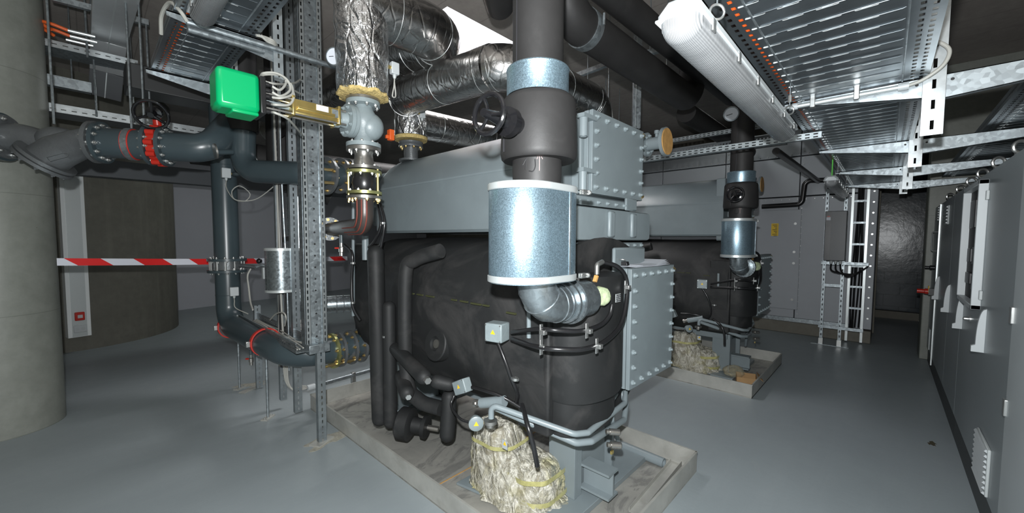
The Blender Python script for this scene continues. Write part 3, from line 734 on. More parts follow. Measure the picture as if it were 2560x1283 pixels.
    hose([at(1135, 990, x=1.53), at(1128, 1015, x=1.50), at(1150, 1047, x=1.47), at(1178, 1058, x=1.47)], 0.008)
    hose([at(1305, 1012, x=1.60), at(1318, 1060, x=1.52), at(1332, 1110, x=1.52), at(1343, 1165, x=1.56)], 0.013, 'black conduit dropping into the wrapped pump')
    # sensor cables down the back end of the shell
    hose([at(943, 505, x=1.56), at(952, 560, x=1.55), at(938, 600, x=1.54), at(922, 618, x=1.53)], 0.012)
    hose([at(949, 503, x=1.56), at(961, 560, x=1.55), at(948, 640, x=1.54), at(938, 720, x=1.53), at(942, 780, x=1.52), at(962, 850, x=1.54), at(985, 890, x=1.56)], 0.0125, 'long black conduit down the shell end')
    hose([at(862, 612, x=1.45), at(880, 635, x=1.45), at(879, 700, x=1.45), at(882, 765, x=1.45), at(900, 800, x=1.5)], 0.013)
    # grey riser stubs near the shell end
    P('steel_tube', MB().cyl(at(913, 590, x=1.56), at(914, 650, x=1.56), 0.027, 16), PA)
    P('steel_tube', MB().cyl(at(883, 505, x=1.56), at(883, 790, x=1.56), 0.014, 12), PA)
    def clamp(p, ax_, sz, par=None):
        m = MB(); a, u, v = frame(ax_); Rm = Matrix((u, v, a)).transposed(); m.box(p, (sz*3.0, sz*0.9, sz*1.0), Rm); m.ring(V(p)-a*sz*0.5, a, sz*1.25, sz*0.9, sz, 16)
        return P('pipe_clamp', m, M['bolt'], par=par)
    for px, py, x_, ax_ in ((957, 558, 1.53, BZ), (941, 684, 1.51, BZ), (883, 658, 1.43, BZ), (882, 757, 1.43, BZ), (962, 842, 1.5, BZ), (1288, 948, 1.50, BZ)):
        clamp(at(px, py, x=x_), ax_, 0.014)
    for px, py, y_ in ((1353, 830, 1.17), (1353, 868, 1.17), (1467, 827, 1.03), (1492, 865, 1.0), (1564, 718, 1.05)):
        q = at(px, py, y=y_); m = MB().box(q, (0.022, 0.006, 0.075)); m.box(q+V((0, -0.012, 0)), (0.026, 0.03, 0.022)); P('pipe_clamp', m, M['bolt'], bevel=0.002)
    P('steel_tube', MB().cyl(at(1322, 775, x=1.60), at(1322, 845, x=1.60), 0.012, 12), PA)
    # small bore grey pipework round the foot
    T = M['paint']
    yF = 1.16
    p1_ = [at(1228, 1046, x=1.47), at(1228, 1012, x=1.47), at(1436, 1086, y=1.13), at(1470, 1082, y=1.10), at(1562, 1008, y=1.15), at(1564, 972, y=1.20)]
    P('small_bore_pipe', MB().tube(arc_path(p1_, [0.03, 0.05, 0.02, 0.05], 5), 0.016, 14), T, 'grey small bore pipe looping in front of the leg')
    p2_ = [at(1240, 1020, x=1.53), at(1440, 1108, y=1.17), at(1478, 1104, y=1.13), at(1560, 1050, y=1.20), at(1566, 1010, y=1.25), at(1550, 975, y=1.3)]
    P('small_bore_pipe', MB().tube(arc_path(p2_, [0.05, 0.03, 0.05, 0.04], 5), 0.019, 14), T)
    P('small_bore_pipe', MB().tube(arc_path([at(1540, 985, y=1.25), at(1530, 1000, y=1.2), at(1530, 1050, y=1.2), at(1545, 1100, y=1.25)], 0.03), 0.015, 12), T)
    # manifold at the left end of that pipework
    q0, q1 = at(1203, 1008, x=1.53), at(1262, 1003, x=1.56)
    P('pipe_manifold', MB().cyl(q0, q1, 0.03, 20), T)
    d_ = (q0-q1).normalized(); P('pipe_fitting', MB().lathe(q0, d_, [(0, 0.018), (0.03, 0.018), (0.03, 0.024), (0.05, 0.024)], 10), M['steel'])
    q = at(1226, 1050, x=1.47); P('clamp_flange', MB().lathe(q, (0, 0, -1), [(0, 0.02), (0, 0.038), (0.018, 0.038), (0.018, 0.02), (0.04, 0.02)], 24), M['steel'])
    q = at(1190, 1058, x=1.45); dk = P('round_terminal_cover', MB().lathe(q, (-0.6, -0.8, 0), [(-0.04, 0.03), (0, 0.042), (0.012, 0.042), (0.016, 0.036)], 28), M['valve_grey'], 'round grey cover with a warning triangle')
    a_, u_, v_ = frame((-0.6, -0.8, 0)); P('warning_triangle', MB().prism([(-0.014, 0.009), (0.014, 0.009), (0, -0.017)], q+a_*0.0165, u_, v_, a_*0.001), M['yellow'], par=dk)
    # drain valves under the front
    for px, py, r_ in ((1527, 1085, 0.018), (1530, 1118, 0.02)):
        q = at(px-12, py-6, y=1.08); dv = P('drain_valve', MB().lathe(q, (0.75, -0.65, -0.12), [(0, r_*0.7), (0.02, r_*0.7), (0.02, r_), (0.075, r_), (0.08, r_*0.8)], 14), M['steel'])
    P('valve_tag', MB().box(at(1530, 1131, y=1.06), (0.022, 0.01, 0.018)), M['brass'], par=dv)
    return ch
CH1 = chiller()
CH2 = copy_tree(CH1, (3.30, 0, 0), 'farther large grey and black absorption chiller beside the grey air handling unit', 'absorption chillers side by side')

# drip trays
def drip_tray(x0, x1, y0, y1, lab):
    t = thing('drip_tray', lab, 'drip tray', ((x0+x1)/2, (y0+y1)/2, 0), 'stainless drip trays under the chillers')
    part('tray_floor', MB().bx((x0, y0, 0.002), (x1, y1, 0.012)), M['tray'], t, 'dusty stainless floor')
    for a, b in (((x0, y0, 0.0), (x1, y0+0.004, 0.145)), ((x0, y1-0.004, 0), (x1, y1, 0.145)), ((x0, y0, 0), (x0+0.004, y1, 0.145)), ((x1-0.004, y0, 0), (x1, y1, 0.145))):
        m = MB().bx(a, b)
        s = [abs(a[0]-b[0]), abs(a[1]-b[1])]
        if s[0] < s[1]: m.bx((min(a[0], b[0])-0.004, a[1], 0.137), (max(a[0], b[0])+0.006, b[1], 0.147))
        else: m.bx((a[0], min(a[1], b[1])-0.004, 0.137), (b[0], max(a[1], b[1])+0.006, 0.147))
        part('tray_side', m, M['traywall'], t)
    part('floor_seam', MB().bx((x0+0.01, (y0+y1)/2-0.35, 0.012), (x1-0.01, (y0+y1)/2-0.343, 0.015)), M['tan'], t)
    return t
drip_tray(1.415, 2.915, 0.92, 3.99, 'large stainless drip tray under the nearer chiller')
drip_tray(4.68, 6.30, 0.955, 3.99, 'stainless drip tray under the farther chiller, holding a cardboard box')

# ================================================================ risers with insulated valves
def flange(mbt, p, axis, r, th): mbt.lathe(p, axis, [(0, r*0.4), (0, r), (th, r), (th, r*0.4)], 32)
def bolts_round(par, p, axis, R, n, sz, mt, ph=0.0, name='bolt'):
    a, u, v = frame(axis)
    for k in range(n):
        an = 2*math.pi*k/n+ph; bolt(par, V(p)+(u*math.cos(an)+v*math.sin(an))*R, a, sz, mt, name)
def handwheel(t, c, axis, R, mt, spokes=3, lab=None, tubr=None, ph=0.5):
    a, u, v = frame(axis); m = MB().torus(c, a, R, tubr or R*0.11, 40, 10)
    for k in range(spokes):
        an = ph+2*math.pi*k/spokes; m.tube([V(c)+a*0.0, V(c)+(u*math.cos(an)+v*math.sin(an))*R*0.5-a*0.004, V(c)+(u*math.cos(an)+v*math.sin(an))*R*0.97], [R*0.13, R*0.09, R*0.1], 8)
    m.cyl(V(c)-a*0.015, V(c)+a*0.018, R*0.2, 18); return part('handwheel', m, mt, t, lab)
FP = M['foam_pipe']
def riser(x, y, lab):
    t = thing('insulated_riser', lab, 'pipe riser', (x, y, 1.3))
    P = lambda n, m, mt, l=None, b=0, par=None: part(n, m, mt, par or t, l, b)
    P('riser_pipe', MB().lathe((x, y, 2.26), (0, 0, 1), [(0, 0.104), (0.5, 0.105), (1.1, 0.104), (1.74, 0.104)], 40), FP, 'black lagged pipe up to the ceiling')
    P('pipe_seam', MB().bar((x-0.104*0.97, y+0.104*0.25, 2.34), (x-0.104*0.97, y+0.104*0.25, 3.9), 0.003, 0.003, (1, 0, 0)), M['ink'])
    P('collar_band', MB().lathe((x, y, 2.235), (0, 0, 1), [(0, 0.126), (0.0, 0.128), (0.10, 0.128), (0.105, 0.131), (0.11, 0.128), (0.112, 0.12)], 48, False), M['spangle'], 'galvanised collar')
    b = P('valve_lagging', MB().lathe((x+0.01, y+0.0, 1.975), (0, 0, 1), [(0, 0.10), (0.0, 0.148), (0.008, 0.156), (0.03, 0.160), (0.12, 0.157), (0.235, 0.152), (0.25, 0.146), (0.258, 0.134), (0.268, 0.124)], 48), FP, 'wide black foam jacket round the valve')
    P('jacket_seam', MB().bar((x-0.143, y+0.055, 2.0), (x-0.143, y+0.055, 2.2), 0.003, 0.003, (1, 0, 0)), M['ink'], par=b)
    P('riser_pipe', MB().lathe((x, y, 1.85), (0, 0, 1), [(0, 0.098), (0.07, 0.103), (0.16, 0.103)], 40), FP, 'black lagging with a chalked mark')
    # scribbled number 1 and arrow
    mk = MB(); ang = math.atan2(-y-0.25, -x+0.1)
    def onp(da, z): a = ang+da; return V((x+0.1035*math.cos(a), y+0.1035*math.sin(a), z))
    mk.tube([onp(-0.55, 1.972), onp(-0.58, 1.955), onp(-0.60, 1.925)], 0.0022, 6); mk.tube([onp(-0.72, 1.945), onp(-0.56, 1.97)], 0.0022, 6)
    mk.tube(spline([onp(-0.22, 1.965), onp(-0.21, 1.935), onp(-0.30, 1.918), onp(-0.46, 1.92)], 4), 0.0022, 6)
    P('written_mark', mk, M['dark'], 'hand drawn figure one')
    ma = MB(); ma.tube([onp(-0.05, 1.92), onp(-0.05, 1.985)], 0.0016, 6); ma.tube([onp(-0.15, 1.965), onp(-0.05, 1.99), onp(0.07, 1.965)], 0.0016, 6)
    P('chalk_arrow', ma, mat('pink_chalk', (0.35, 0.25, 0.24), 0.8), 'pale chalk arrow')
    # galvanised oval cladding box
    def stad(r, L, n=20, dx=-0.02):
        o = []
        for k in range(n+1):
            a = -math.pi/2+math.pi*k/n; o.append((x+dx+L/2+r*math.cos(a), y+r*math.sin(a)))
        for k in range(n+1):
            a = math.pi/2+math.pi*k/n; o.append((x+dx-L/2+r*math.cos(a), y+r*math.sin(a)))
        return o
    ST = lambda r, z: [V((a, b_, z)) for a, b_ in stad(r, 0.13)]
    cb = P('cladding_box', MB().loft([ST(0.137, 1.475), ST(0.14, 1.48), ST(0.14, 1.865), ST(0.137, 1.87)]), M['spangle'], 'shiny oval galvanised cladding box')
    for z in (1.478, 1.842):
        P('edge_band', MB().loft([ST(0.1415, z), ST(0.145, z+0.003), ST(0.145, z+0.025), ST(0.1415, z+0.028)], False), M['band'], 'bright edging band', par=cb)
        q = V((x+0.19, y-0.11, z+0.014)); m = MB().box(q, (0.045, 0.02, 0.022)); m.cyl(q+V((-0.03, -0.01, 0)), q+V((0.03, -0.01, 0)), 0.005, 8); m.cyl(q+V((0.02, -0.01, 0)), q+V((0.03, -0.012, 0)), 0.011, 8)
        P('toggle_clip', m, M['bolt'], par=cb, b=0.002)
    P('cladding_seam', MB().bar((x+0.045, y-0.1405, 1.50), (x+0.045, y-0.1405, 1.845), 0.010, 0.002, (0, 1, 0)), M['galv'], par=cb)
    # segmented elbow into the machine
    R = 0.16; c = V((x+R-0.0, y, 1.42)); segs = 4; r = 0.084
    m = MB(); pts = [V((x, y, 1.485))]; 
    for k in range(segs+1):
        a = math.pi+ (math.pi/2)*k/segs; pts.append(c+V((R*math.cos(a), 0, R*math.sin(a)))*0.62*1.0 if False else V((x+0.125+0.125*math.cos(a), y, 1.485+0.125*math.sin(a))))
    pts.append(V((x+0.17, y, 1.360)))
    rings = []; n = 32
    tg = [V((0, 0, -1))]+[V((math.cos(-math.pi/2+math.pi/2*k/segs), 0, math.sin(-math.pi/2+math.pi/2*k/segs))) for k in range(segs+1)]+[V((1, 0, 0))]
    ms = MB()
    for p, tt in zip(pts, tg):
        u = V((0, 1, 0)); v = tt.cross(u)
        rings.append([p+(u*math.cos(2*math.pi*k/n)+v*math.sin(2*math.pi*k/n))*r for k in range(n)])
    for p, tt in list(zip(pts[1:-1], tg[1:-1]))[::2]: ms.torus(p, tt, r+0.0005, 0.0022, 32, 6)
    e = P('duct_elbow', MB().loft(rings), M['galvpipe'], 'segmented galvanised elbow'); P('elbow_seams', ms, M['galv'], par=e)
    fl = MB().lathe((x+0.165, y, 1.360), (1, 0, 0), [(0, 0.08), (0.0, 0.087), (0.03, 0.087), (0.03, 0.098), (0.045, 0.098), (0.047, 0.09), (0.07, 0.09), (0.07, 0.108), (0.085, 0.108), (0.09, 0.10), (0.11, 0.10), (0.112, 0.088), (0.22, 0.088)], 40)
    f_ = P('duct_flange', fl, M['galvpipe'], 'round flange rings')
    bolts_round(f_, (x+0.165, y, 1.360), (-1, 0, 0), 0.07, 4, 0.006, M['bolt'], 0.8, 'screw')
    # stem and handwheel on the -X side
    w0 = V((x-0.10, y-0.02, 2.13))
    m = MB().lathe((x-0.09, y-0.01, 2.09), (-1, -0.08, 0.02), [(0, 0.05), (0.045, 0.05), (0.05, 0.038), (0.07, 0.038), (0.075, 0.046), (0.085, 0.046), (0.09, 0.055), (0.12, 0.055), (0.125, 0.03), (0.20, 0.018), (0.245, 0.014)], 26)
    P('valve_gearbox', m, M['blackgloss'], 'glossy black gearbox')
    handwheel(t, V((x-0.305, y-0.028, 2.095)), (-1, -0.08, 0.02), 0.070, M['blackgloss'], 3, 'glossy black spoked handwheel', 0.0095, 0.9)
    return t
riser(1.30, 1.08, 'insulated riser with spoked handwheel and oval galvanised box at the nearer chiller')
r2 = riser(4.60, 1.11, 'insulated riser with black valve and oval galvanised box at the farther chiller')
q = at(1828, 285, y=1.0); ax = V((-q.x, -q.y, -0.4)).normalized()
t = thing('thermometer', 'round white dial thermometer high on the far black riser', 'thermometer', q)
part('dial_case', MB().lathe(q-ax*0.03, ax, [(0, 0.02), (0.0, 0.057), (0.035, 0.06), (0.038, 0.054), (0.03, 0.05)], 30), M['galv'], t)
part('dial_face', MB().cyl(q, q+ax*0.002, 0.052, 30), M['paper'], t)
a_, u_, v_ = frame(ax); part('needle', MB().bar(q+ax*0.004-u_*0.01, q+ax*0.004+u_*0.035+v_*0.01, 0.004, 0.002, ax), M['ink'], t)
part('stem', MB().cyl(q-ax*0.03, q-ax*0.14, 0.010, 10), M['steel'], t)

# second galvanised pair at the chiller's far end, behind the uprights
def back_riser():
    x, y = 1.33, 3.92
    t = thing('galvanised_riser', 'shiny galvanised pipe with a round cladding drum seen behind the slotted uprights', 'pipe riser', (x, y, 0.8))
    part('riser_pipe', MB().cyl((x, y, 1.45), (x, y, 2.02), 0.10, 36), M['galvpipe'], t)
    part('riser_pipe', MB().cyl((x, y, 2.02), (x, y, 3.9), 0.095, 36), FP, t, 'black lagged upper length')
    d = part('cladding_box', MB().loft([[V((x-0.09+(0.07 if math.cos(a) > 0 else -0.07)+0.125*math.cos(a), y+0.125*math.sin(a), z)) for a in [2*math.pi*(k+0.5)/40 for k in range(40)]] for z in (1.18, 1.56)]), M['galvpipe'], t, 'galvanised cladding drum')
    for z in (1.175, 1.54):
        part('edge_band', MB().loft([[V((x-0.09+(0.07 if math.cos(a) > 0 else -0.07)+0.129*math.cos(a), y+0.129*math.sin(a), zz)) for a in [2*math.pi*(k+0.5)/40 for k in range(40)]] for zz in (z, z+0.022)], False), M['band'], d)
    pts = arc_path([(x, y, 1.2), (x, y, 1.02), (x+0.52, y-0.18, 1.02)], 0.14, 6)
    part('duct_elbow', MB().tube(pts, 0.082, 28), M['galvpipe'], t)
    m = MB(); 
    for k in (0.28, 0.34, 0.40): m.torus((x+k, y-0.35*k, 1.02), (0.52, -0.18, 0), 0.084, 0.004, 30, 6)
    m.lathe((x+0.44, y-0.15, 1.02), (0.52, -0.18, 0), [(0, 0.08), (0, 0.12), (0.02, 0.12), (0.02, 0.09), (0.035, 0.09), (0.035, 0.12), (0.055, 0.12), (0.055, 0.08)], 32)
    part('duct_flange', m, M['cast'], t)
back_riser()

# foil wrapped hot water riser with tee and control valve
HX, HY = 1.20, 2.40
t = thing('foil_riser', 'crinkled foil-wrapped riser with a side branch above the grey control valve', 'foil lagged pipe', (HX, HY, 2.5))
def crinkle(m, amp, seed=0):
    rnd = random.Random(seed); ph = [rnd.uniform(0, 6) for _ in range(6)]
    for p in m.v:
        a = math.sin(p.x*40+ph[0]+p.z*23)*math.sin(p.y*37+ph[1]-p.z*31)+0.6*math.sin(p.x*90+ph[2]+p.y*70)*math.sin(p.z*60+ph[3])
        p += V((math.sin(a*3+ph[4]), math.cos(a*3+ph[5]), 0.3*math.sin(a*5)))*amp*a
    return m
def wires(t, path, r, step):
    acc = 0.0; k = 0
    for i in range(1, len(path)):
        d_ = (path[i]-path[i-1]); acc += d_.length
        if acc > step:
            acc = 0; k += 1; ax = d_.normalized(); ax = (ax+V((0.18*math.sin(k*2.1), 0.18*math.cos(k*1.7), 0.12*math.sin(k*3)))).normalized()
            part('foil_wire', MB().torus(path[i], ax, r*1.006, 0.0012, 40, 5), M['band'], t)
pr = [(0.0, 0.04), (0.0, 0.142), (0.01, 0.150)]+[(0.03+k*0.035, 0.150+0.003*math.sin(k*1.3)+min(k, 14)*0.0007) for k in range(40)]
part('riser_wrap', crinkle(MB().lathe((HX, HY, 2.535), (0, 0, 1), pr, 64), 0.0022, 2), M['foil'], t, 'crumpled silver foil')
pth = arc_path([(HX, HY, 3.08), (1.88, HY-0.06, 3.08), (1.88, 3.0, 3.20), (1.88, 6.5, 3.20)], [0.30, 0.1], 10)
part('branch_pipe', crinkle(MB().tube(spline(pth, 2), [0.180]*24+[0.150]*60 if False else 0.172, 40), 0.002, 4), M['foil_smooth'], t, 'wide foil pipe curving to the back')
wires(t, spline(pth, 2), 0.172, 0.14)
m = MB(); rings = []
for z, k in ((2.515, 0.9), (2.522, 1.0), (2.540, 1.0), (2.55, 0.85)):
    rings.append([V((HX+(0.150+0.005*math.sin(j*1.9)+0.004*math.sin(j*3.7))*k*math.cos(2*math.pi*j/40), HY+(0.150+0.005*math.sin(j*1.9))*k*math.sin(2*math.pi*j/40), z+0.008*math.sin(j*1.3))) for j in range(40)])
part('wool_edge', MB().loft(rings), M['wool'], t, 'yellow mineral wool showing under the foil')
# thermometer in front of the uprights and sensor box
q = at(836, 142, y=2.55); ax = V((-0.8, -0.55, -0.1)).normalized()
t = thing('thermometer', 'round white dial thermometer beside the crinkled foil riser', 'thermometer', q)
part('dial_case', MB().lathe(q-ax*0.02, ax, [(0, 0.02), (0, 0.052), (0.03, 0.054), (0.032, 0.048), (0.025, 0.046)], 28), M['galv'], t)
part('dial_face', MB().cyl(q+ax*0.006, q+ax*0.008, 0.047, 28), M['paper'], t)
a_, u_, v_ = frame(ax); part('needle', MB().bar(q+ax*0.010, q+ax*0.010+u_*0.03, 0.003, 0.002, ax), M['ink'], t)
part('stem', MB().cyl(q-ax*0.02, V((HX-0.1, HY, q.z)), 0.009, 10), M['steel'], t)
def sensor(px, py, lab, cab, w=0.055, h=0.075, y=None, x=None, nip=(1, 0, 0), grp=None):
    q = at(px, py, y=y, x=x); t = thing('sensor_box', lab, 'sensor', q, grp)
    part('sensor_housing', MB().box(q, (w, w*0.7, h)), M['white_plastic'], t, bevel=0.006)
    part('cable_gland', MB().lathe(q+V((0, 0, -h/2)), (0, 0, -1), [(0, 0.012), (0.015, 0.012), (0.025, 0.007)], 10), M['grey_plastic'], t)
    d = V(nip); part('brass_nipple', MB().lathe(q+d*w*0.4, d, [(0, 0.011), (0.02, 0.011), (0.02, 0.014), (0.035, 0.014), (0.035, 0.01), (0.09, 0.01)], 8), M['brass'], t)
    if cab: part('sensor_cable', MB().tube(spline([q+V((0, 0, -h/2-0.02))]+cab, 8), 0.0045, 8), M['cable'], t)
    return t
sensor(986, 172, 'small white sensor box on the right side of the crinkled foil riser', [at(985, 215, y=2.35), at(981, 240, y=2.35), at(989, 240, y=2.36), at(986, 205, y=2.35)], y=2.35, nip=(-1, 0, 0))

def valve_run():
    G = M['valve_grey']; Z = lambda py: 2.53-(py-240)*0.00247
    t = thing('control_valve', 'grey three-part control valve with a green actuator on brass yoke under the foil riser', 'control valve', (HX, HY, 2.2))
    P = lambda n, m, mt, l=None, b=0, par=None: part(n, m, mt, par or t, l, b)
    P('steel_flange', MB().lathe((HX, HY, 2.495), (0, 0, 1), [(0, 0.06), (0, 0.1), (0.016, 0.1), (0.016, 0.06)], 32), M['steel'])
    b = MB().lathe((HX, HY, 2.47), (0, 0, 1), [(-0.20, 0.05), (-0.19, 0.055), (-0.14, 0.075), (-0.10, 0.088), (-0.06, 0.08), (-0.03, 0.062), (-0.005, 0.056), (0, 0.1), (0.024, 0.1), (0.024, 0.05)], 32)
    bo = P('valve_body', b, G, 'light grey cast valve body')
    P('valve_bulge', MB().ball((HX+0.035, HY-0.02, 2.345), 0.082, 20, (1, 0.95, 1.05)), G, par=bo)
    P('end_flange', MB().lathe((HX, HY, Z(368)), (0, 0, 1), [(0, 0.05), (0, 0.103), (0.024, 0.103), (0.024, 0.06), (0.07, 0.052)], 32), G, par=bo)
    bolts_round(bo, (HX, HY, 2.470), (0, 0, -1), 0.083, 8, 0.011, M['bolt'], 0.2)
    bolts_round(bo, (HX, HY, Z(368)+0.024), (0, 0, 1), 0.083, 8, 0.010, M['bolt'], 0.2)
    # bonnet towards -X
    c = V((HX-0.065, HY, 2.36)); nx = V((-1, 0, 0))
    bn = P('bonnet', MB().lathe(c, nx, [(0, 0.06), (0.0, 0.097), (0.02, 0.097), (0.022, 0.09), (0.024, 0.097), (0.046, 0.097), (0.048, 0.05), (0.085, 0.042), (0.09, 0.055), (0.11, 0.055), (0.112, 0.035), (0.15, 0.03), (0.17, 0.03), (0.172, 0.018), (0.6, 0.012)], 32), G)
    bolts_round(bn, c+nx*0.046, nx, 0.078, 8, 0.011, G, 0.3)
    bolts_round(bn, c+nx*0.11, nx, 0.044, 4, 0.009, G, 0.3)
    for dy, dz in ((-0.045, 0.035), (-0.045, -0.04), (0.045, 0.04), (0.045, -0.035)):
        P('guide_rod', MB().cyl((HX-0.13, HY+dy, 2.36+dz), (0.62, HY+dy, 2.36+dz), 0.0065, 10), M['steel'])
    yk = MB().bx((0.78, HY-0.052, 2.325), (1.03, HY-0.045, 2.40)); yk.bx((0.78, HY+0.045, 2.325), (1.03, HY+0.052, 2.40)); yk.bx((0.775, HY-0.06, 2.31), (0.79, HY+0.06, 2.415)); yk.bx((1.02, HY-0.06, 2.31), (1.035, HY+0.06, 2.415)); yk.bx((0.80, HY-0.066, 2.345), (1.0, HY-0.052, 2.362))
    y_ = P('brass_yoke', yk, M['brass'], 'brass coloured yoke', 0.004)
    P('name_plate', MB().bx((0.90, HY-0.056, 2.355), (0.965, HY-0.052, 2.395)), M['paper'], par=y_)
    P('scale_plate', MB().bx((0.985, HY-0.057, 2.345), (1.04, HY-0.053, 2.39)), M['galv'], par=y_)
    # green actuator
    m = MB().bx((0.44, HY-0.085, 2.275), (0.62, HY+0.085, 2.465)); g = P('actuator_cover', m, M['green'], 'green plastic actuator cover', 0.022)
    P('cover_foot', MB().bx((0.50, HY-0.07, 2.262), (0.615, HY+0.07, 2.28)), M['green'], par=g, b=0.006)
    P('actuator_base', MB().bx((0.62, HY-0.085, 2.278), (0.645, HY+0.085, 2.462)), M['black_plastic'], par=None, b=0.004)
    gl = []
    for i, z in enumerate((2.435, 2.405, 2.375, 2.34, 2.30)):
        c = V((0.645, HY-0.055, z)); gl.append(c); P('cable_gland', MB().lathe(c, (1, 0, 0), [(0, 0.012), (0.02, 0.012), (0.02, 0.0095), (0.035, 0.008)], 10), M['black_plastic'])
    paths = [[gl[0]+V((0.03, 0, 0)), at(700, 225, y=HY-0.05), at(715, 205, y=HY), at(700, 188, y=HY+0.05), at(660, 187, y=HY+0.05), at(652, 200, y=HY), at(690, 210, y=HY), at(735, 208, y=HY+0.3), at(752, 198, y=HY+0.6)],
             [gl[1]+V((0.03, 0, 0)), at(702, 240, y=HY-0.06), at(725, 225, y=HY-0.02), at(718, 200, y=HY), at(690, 183, y=HY+0.03), at(655, 185, y=HY+0.05), at(665, 205, y=HY), at(710, 215, y=HY+0.2), at(752, 235, y=HY+0.5)],
             [gl[2]+V((0.03, 0, 0)), at(705, 245, y=HY-0.08), at(731, 235, y=HY-0.04), at(728, 212, y=HY), at(712, 202, y=HY)],
             [gl[3]+V((0.03, 0, 0)), at(690, 262, y=HY-0.1), at(722, 262, y=HY-0.08), at(735, 242, y=HY-0.05), at(730, 220, y=HY)],
             [gl[4]+V((0.03, 0, 0)), at(690, 283, y=HY-0.1), at(720, 298, y=HY-0.05), at(745, 325, y=HY+0.2), at(757, 340, y=HY+0.5)]]
    for p in paths: P('actuator_cable', MB().tube(spline(p, 8), 0.0062, 8), M['cable'])
    # reducer, rubber compensator and rusty elbow as one fixed spool below
    s = thing('pipe_spool', 'bare steel reducer, rubber joint and red-streaked elbow below the control valve', 'pipe', (HX, HY, 1.75))
    Q = lambda n, m, mt, l=None, b=0, par=None: part(n, m, mt, par or s, l, b)
    zf = Z(368)
    Q('steel_flange', MB().lathe((HX, HY, zf-0.025), (0, 0, 1), [(0, 0.05), (0, 0.102), (0.022, 0.102), (0.022, 0.05)], 32), M['steel'])
    bolts_round(s, (HX, HY, zf-0.025), (0, 0, -1), 0.085, 8, 0.010, M['bolt'], 0.2)
    Q('reducer', MB().lathe((HX, HY, zf-0.025), (0, 0, -1), [(0, 0.058), (0.012, 0.052), (0.05, 0.057), (0.075, 0.068), (0.10, 0.070)], 30), M['steel'], 'bare steel reducer')
    z1 = Z(428)
    for z, mt in ((z1+0.012, M['steel']), (z1-0.014, M['yellowzinc']), (Z(485), M['yellowzinc']), (Z(485)-0.028, M['steel'])):
        f = Q('joint_flange', MB().lathe((HX, HY, z), (0, 0, 1), [(0, 0.05), (0, 0.105), (0.018, 0.105), (0.018, 0.05)], 36), mt, 'yellow zinc flange' if mt == M['yellowzinc'] else None)
    bolts_round(s, (HX, HY, z1+0.03), (0, 0, 1), 0.088, 8, 0.010, M['bolt'], 0.3); bolts_round(s, (HX, HY, Z(485)-0.028), (0, 0, -1), 0.088, 8, 0.011, M['brassbolt'], 0.3)
    bolts_round(s, (HX, HY, z1-0.014), (0, 0, -1), 0.088, 8, 0.010, M['bolt'], 0.7); bolts_round(s, (HX, HY, Z(485)+0.018), (0, 0, 1), 0.088, 8, 0.010, M['bolt'], 0.7)
    Q('rubber_joint', MB().lathe((HX, HY, Z(484)+0.018), (0, 0, 1), [(0, 0.06), (0.012, 0.066), (0.05, 0.074), (0.09, 0.066), (z1-0.014-Z(484)-0.018, 0.06)], 32), M['black_rubber'], 'black rubber joint')
    a, u, v = frame((0, 0, 1))
    for an in (0.15, -1.1, 2.4): Q('tie_rod', MB().cyl((HX+0.097*math.cos(an), HY+0.097*math.sin(an), Z(505)), (HX+0.097*math.cos(an), HY+0.097*math.sin(an), Z(420)), 0.007, 8), M['brass'])
    pe = arc_path([(HX, HY, Z(495)), (HX, HY, 1.73), (HX+0.085, HY+0.4, 1.73), (HX+0.235, 3.5, 1.73)], [0.15, 0], 10)
    el = Q('rusty_elbow', MB().tube(pe, 0.054, 28), M['rust'], 'dark elbow with red primer streaks')
    for off in (-0.7, 0.05, 0.75):
        pts = []
        for i, p in enumerate(pe[:13]):
            i2 = min(i, len(pe)-2); tt = (pe[i2+1]-pe[max(i2-1, 0)]).normalized(); sx = V((1, 0, 0)); nn = tt.cross(sx).normalized()
            pts.append(p+(-nn*math.cos(off*0.8+2.3)+sx*math.sin(off*0.8+2.3)*(-1))*0.0545)
        Q('primer_streak', MB().tube(pts, 0.0045, 6), mat('red_primer', (0.16, 0.03, 0.018), 0.7), par=el)
    Q('weld_ring', MB().torus((HX, HY, Z(497)), (0, 0, 1), 0.055, 0.005, 28, 6), M['steel'], par=el)
    ff = Q('branch_flange', MB().lathe((HX+0.235, 3.5, 1.73), (0.25, 1, 0), [(0, 0.05), (0, 0.1), (0.02, 0.1), (0.02, 0.05), (0.12, 0.05)], 28), M['cast'])
    bolts_round(ff, (HX+0.235, 3.5, 1.73), (-0.25, -1, 0), 0.082, 8, 0.011, M['brassbolt'], 0.2)
valve_run()

# foil pipes over the drum
t = thing('foil_pipe', 'foil-lagged pipe crossing above the grey drum and turning down at the hinged box', 'foil lagged pipe', (1.87, 2.5, 2.8))
pth = arc_path([(2.13, 3.32, 2.64), (2.13, 3.32, 2.92), (1.90, 3.05, 2.86), (1.90, 1.86, 2.79), (3.02, 1.86, 2.80), (3.04, 1.88, 2.50)], [0.12, 0.2, 0.18, 0.17], 8)
part('pipe_wrap', crinkle(MB().tube(spline(pth[8:], 2), 0.148, 36), 0.0015, 5), M['foil_smooth'], t)
part('drop_pipe', crinkle(MB().lathe((2.13, 3.32, 2.60), (0, 0, 1), [(0, 0.10)]+[(0.01+k*0.035, 0.15+0.004*math.sin(k*2)) for k in range(16)]+[(0.57, 0.02)], 44), 0.0018, 8), M['foil'], t, 'crinkled vertical foil drop')
wires(t, spline(pth[8:], 2), 0.148, 0.15)
part('wool_edge', MB().lathe((2.13, 3.32, 2.575), (0, 0, 1), [(0, 0.08), (0, 0.15), (0.03, 0.156), (0.035, 0.1)], 28), M['wool'], t)
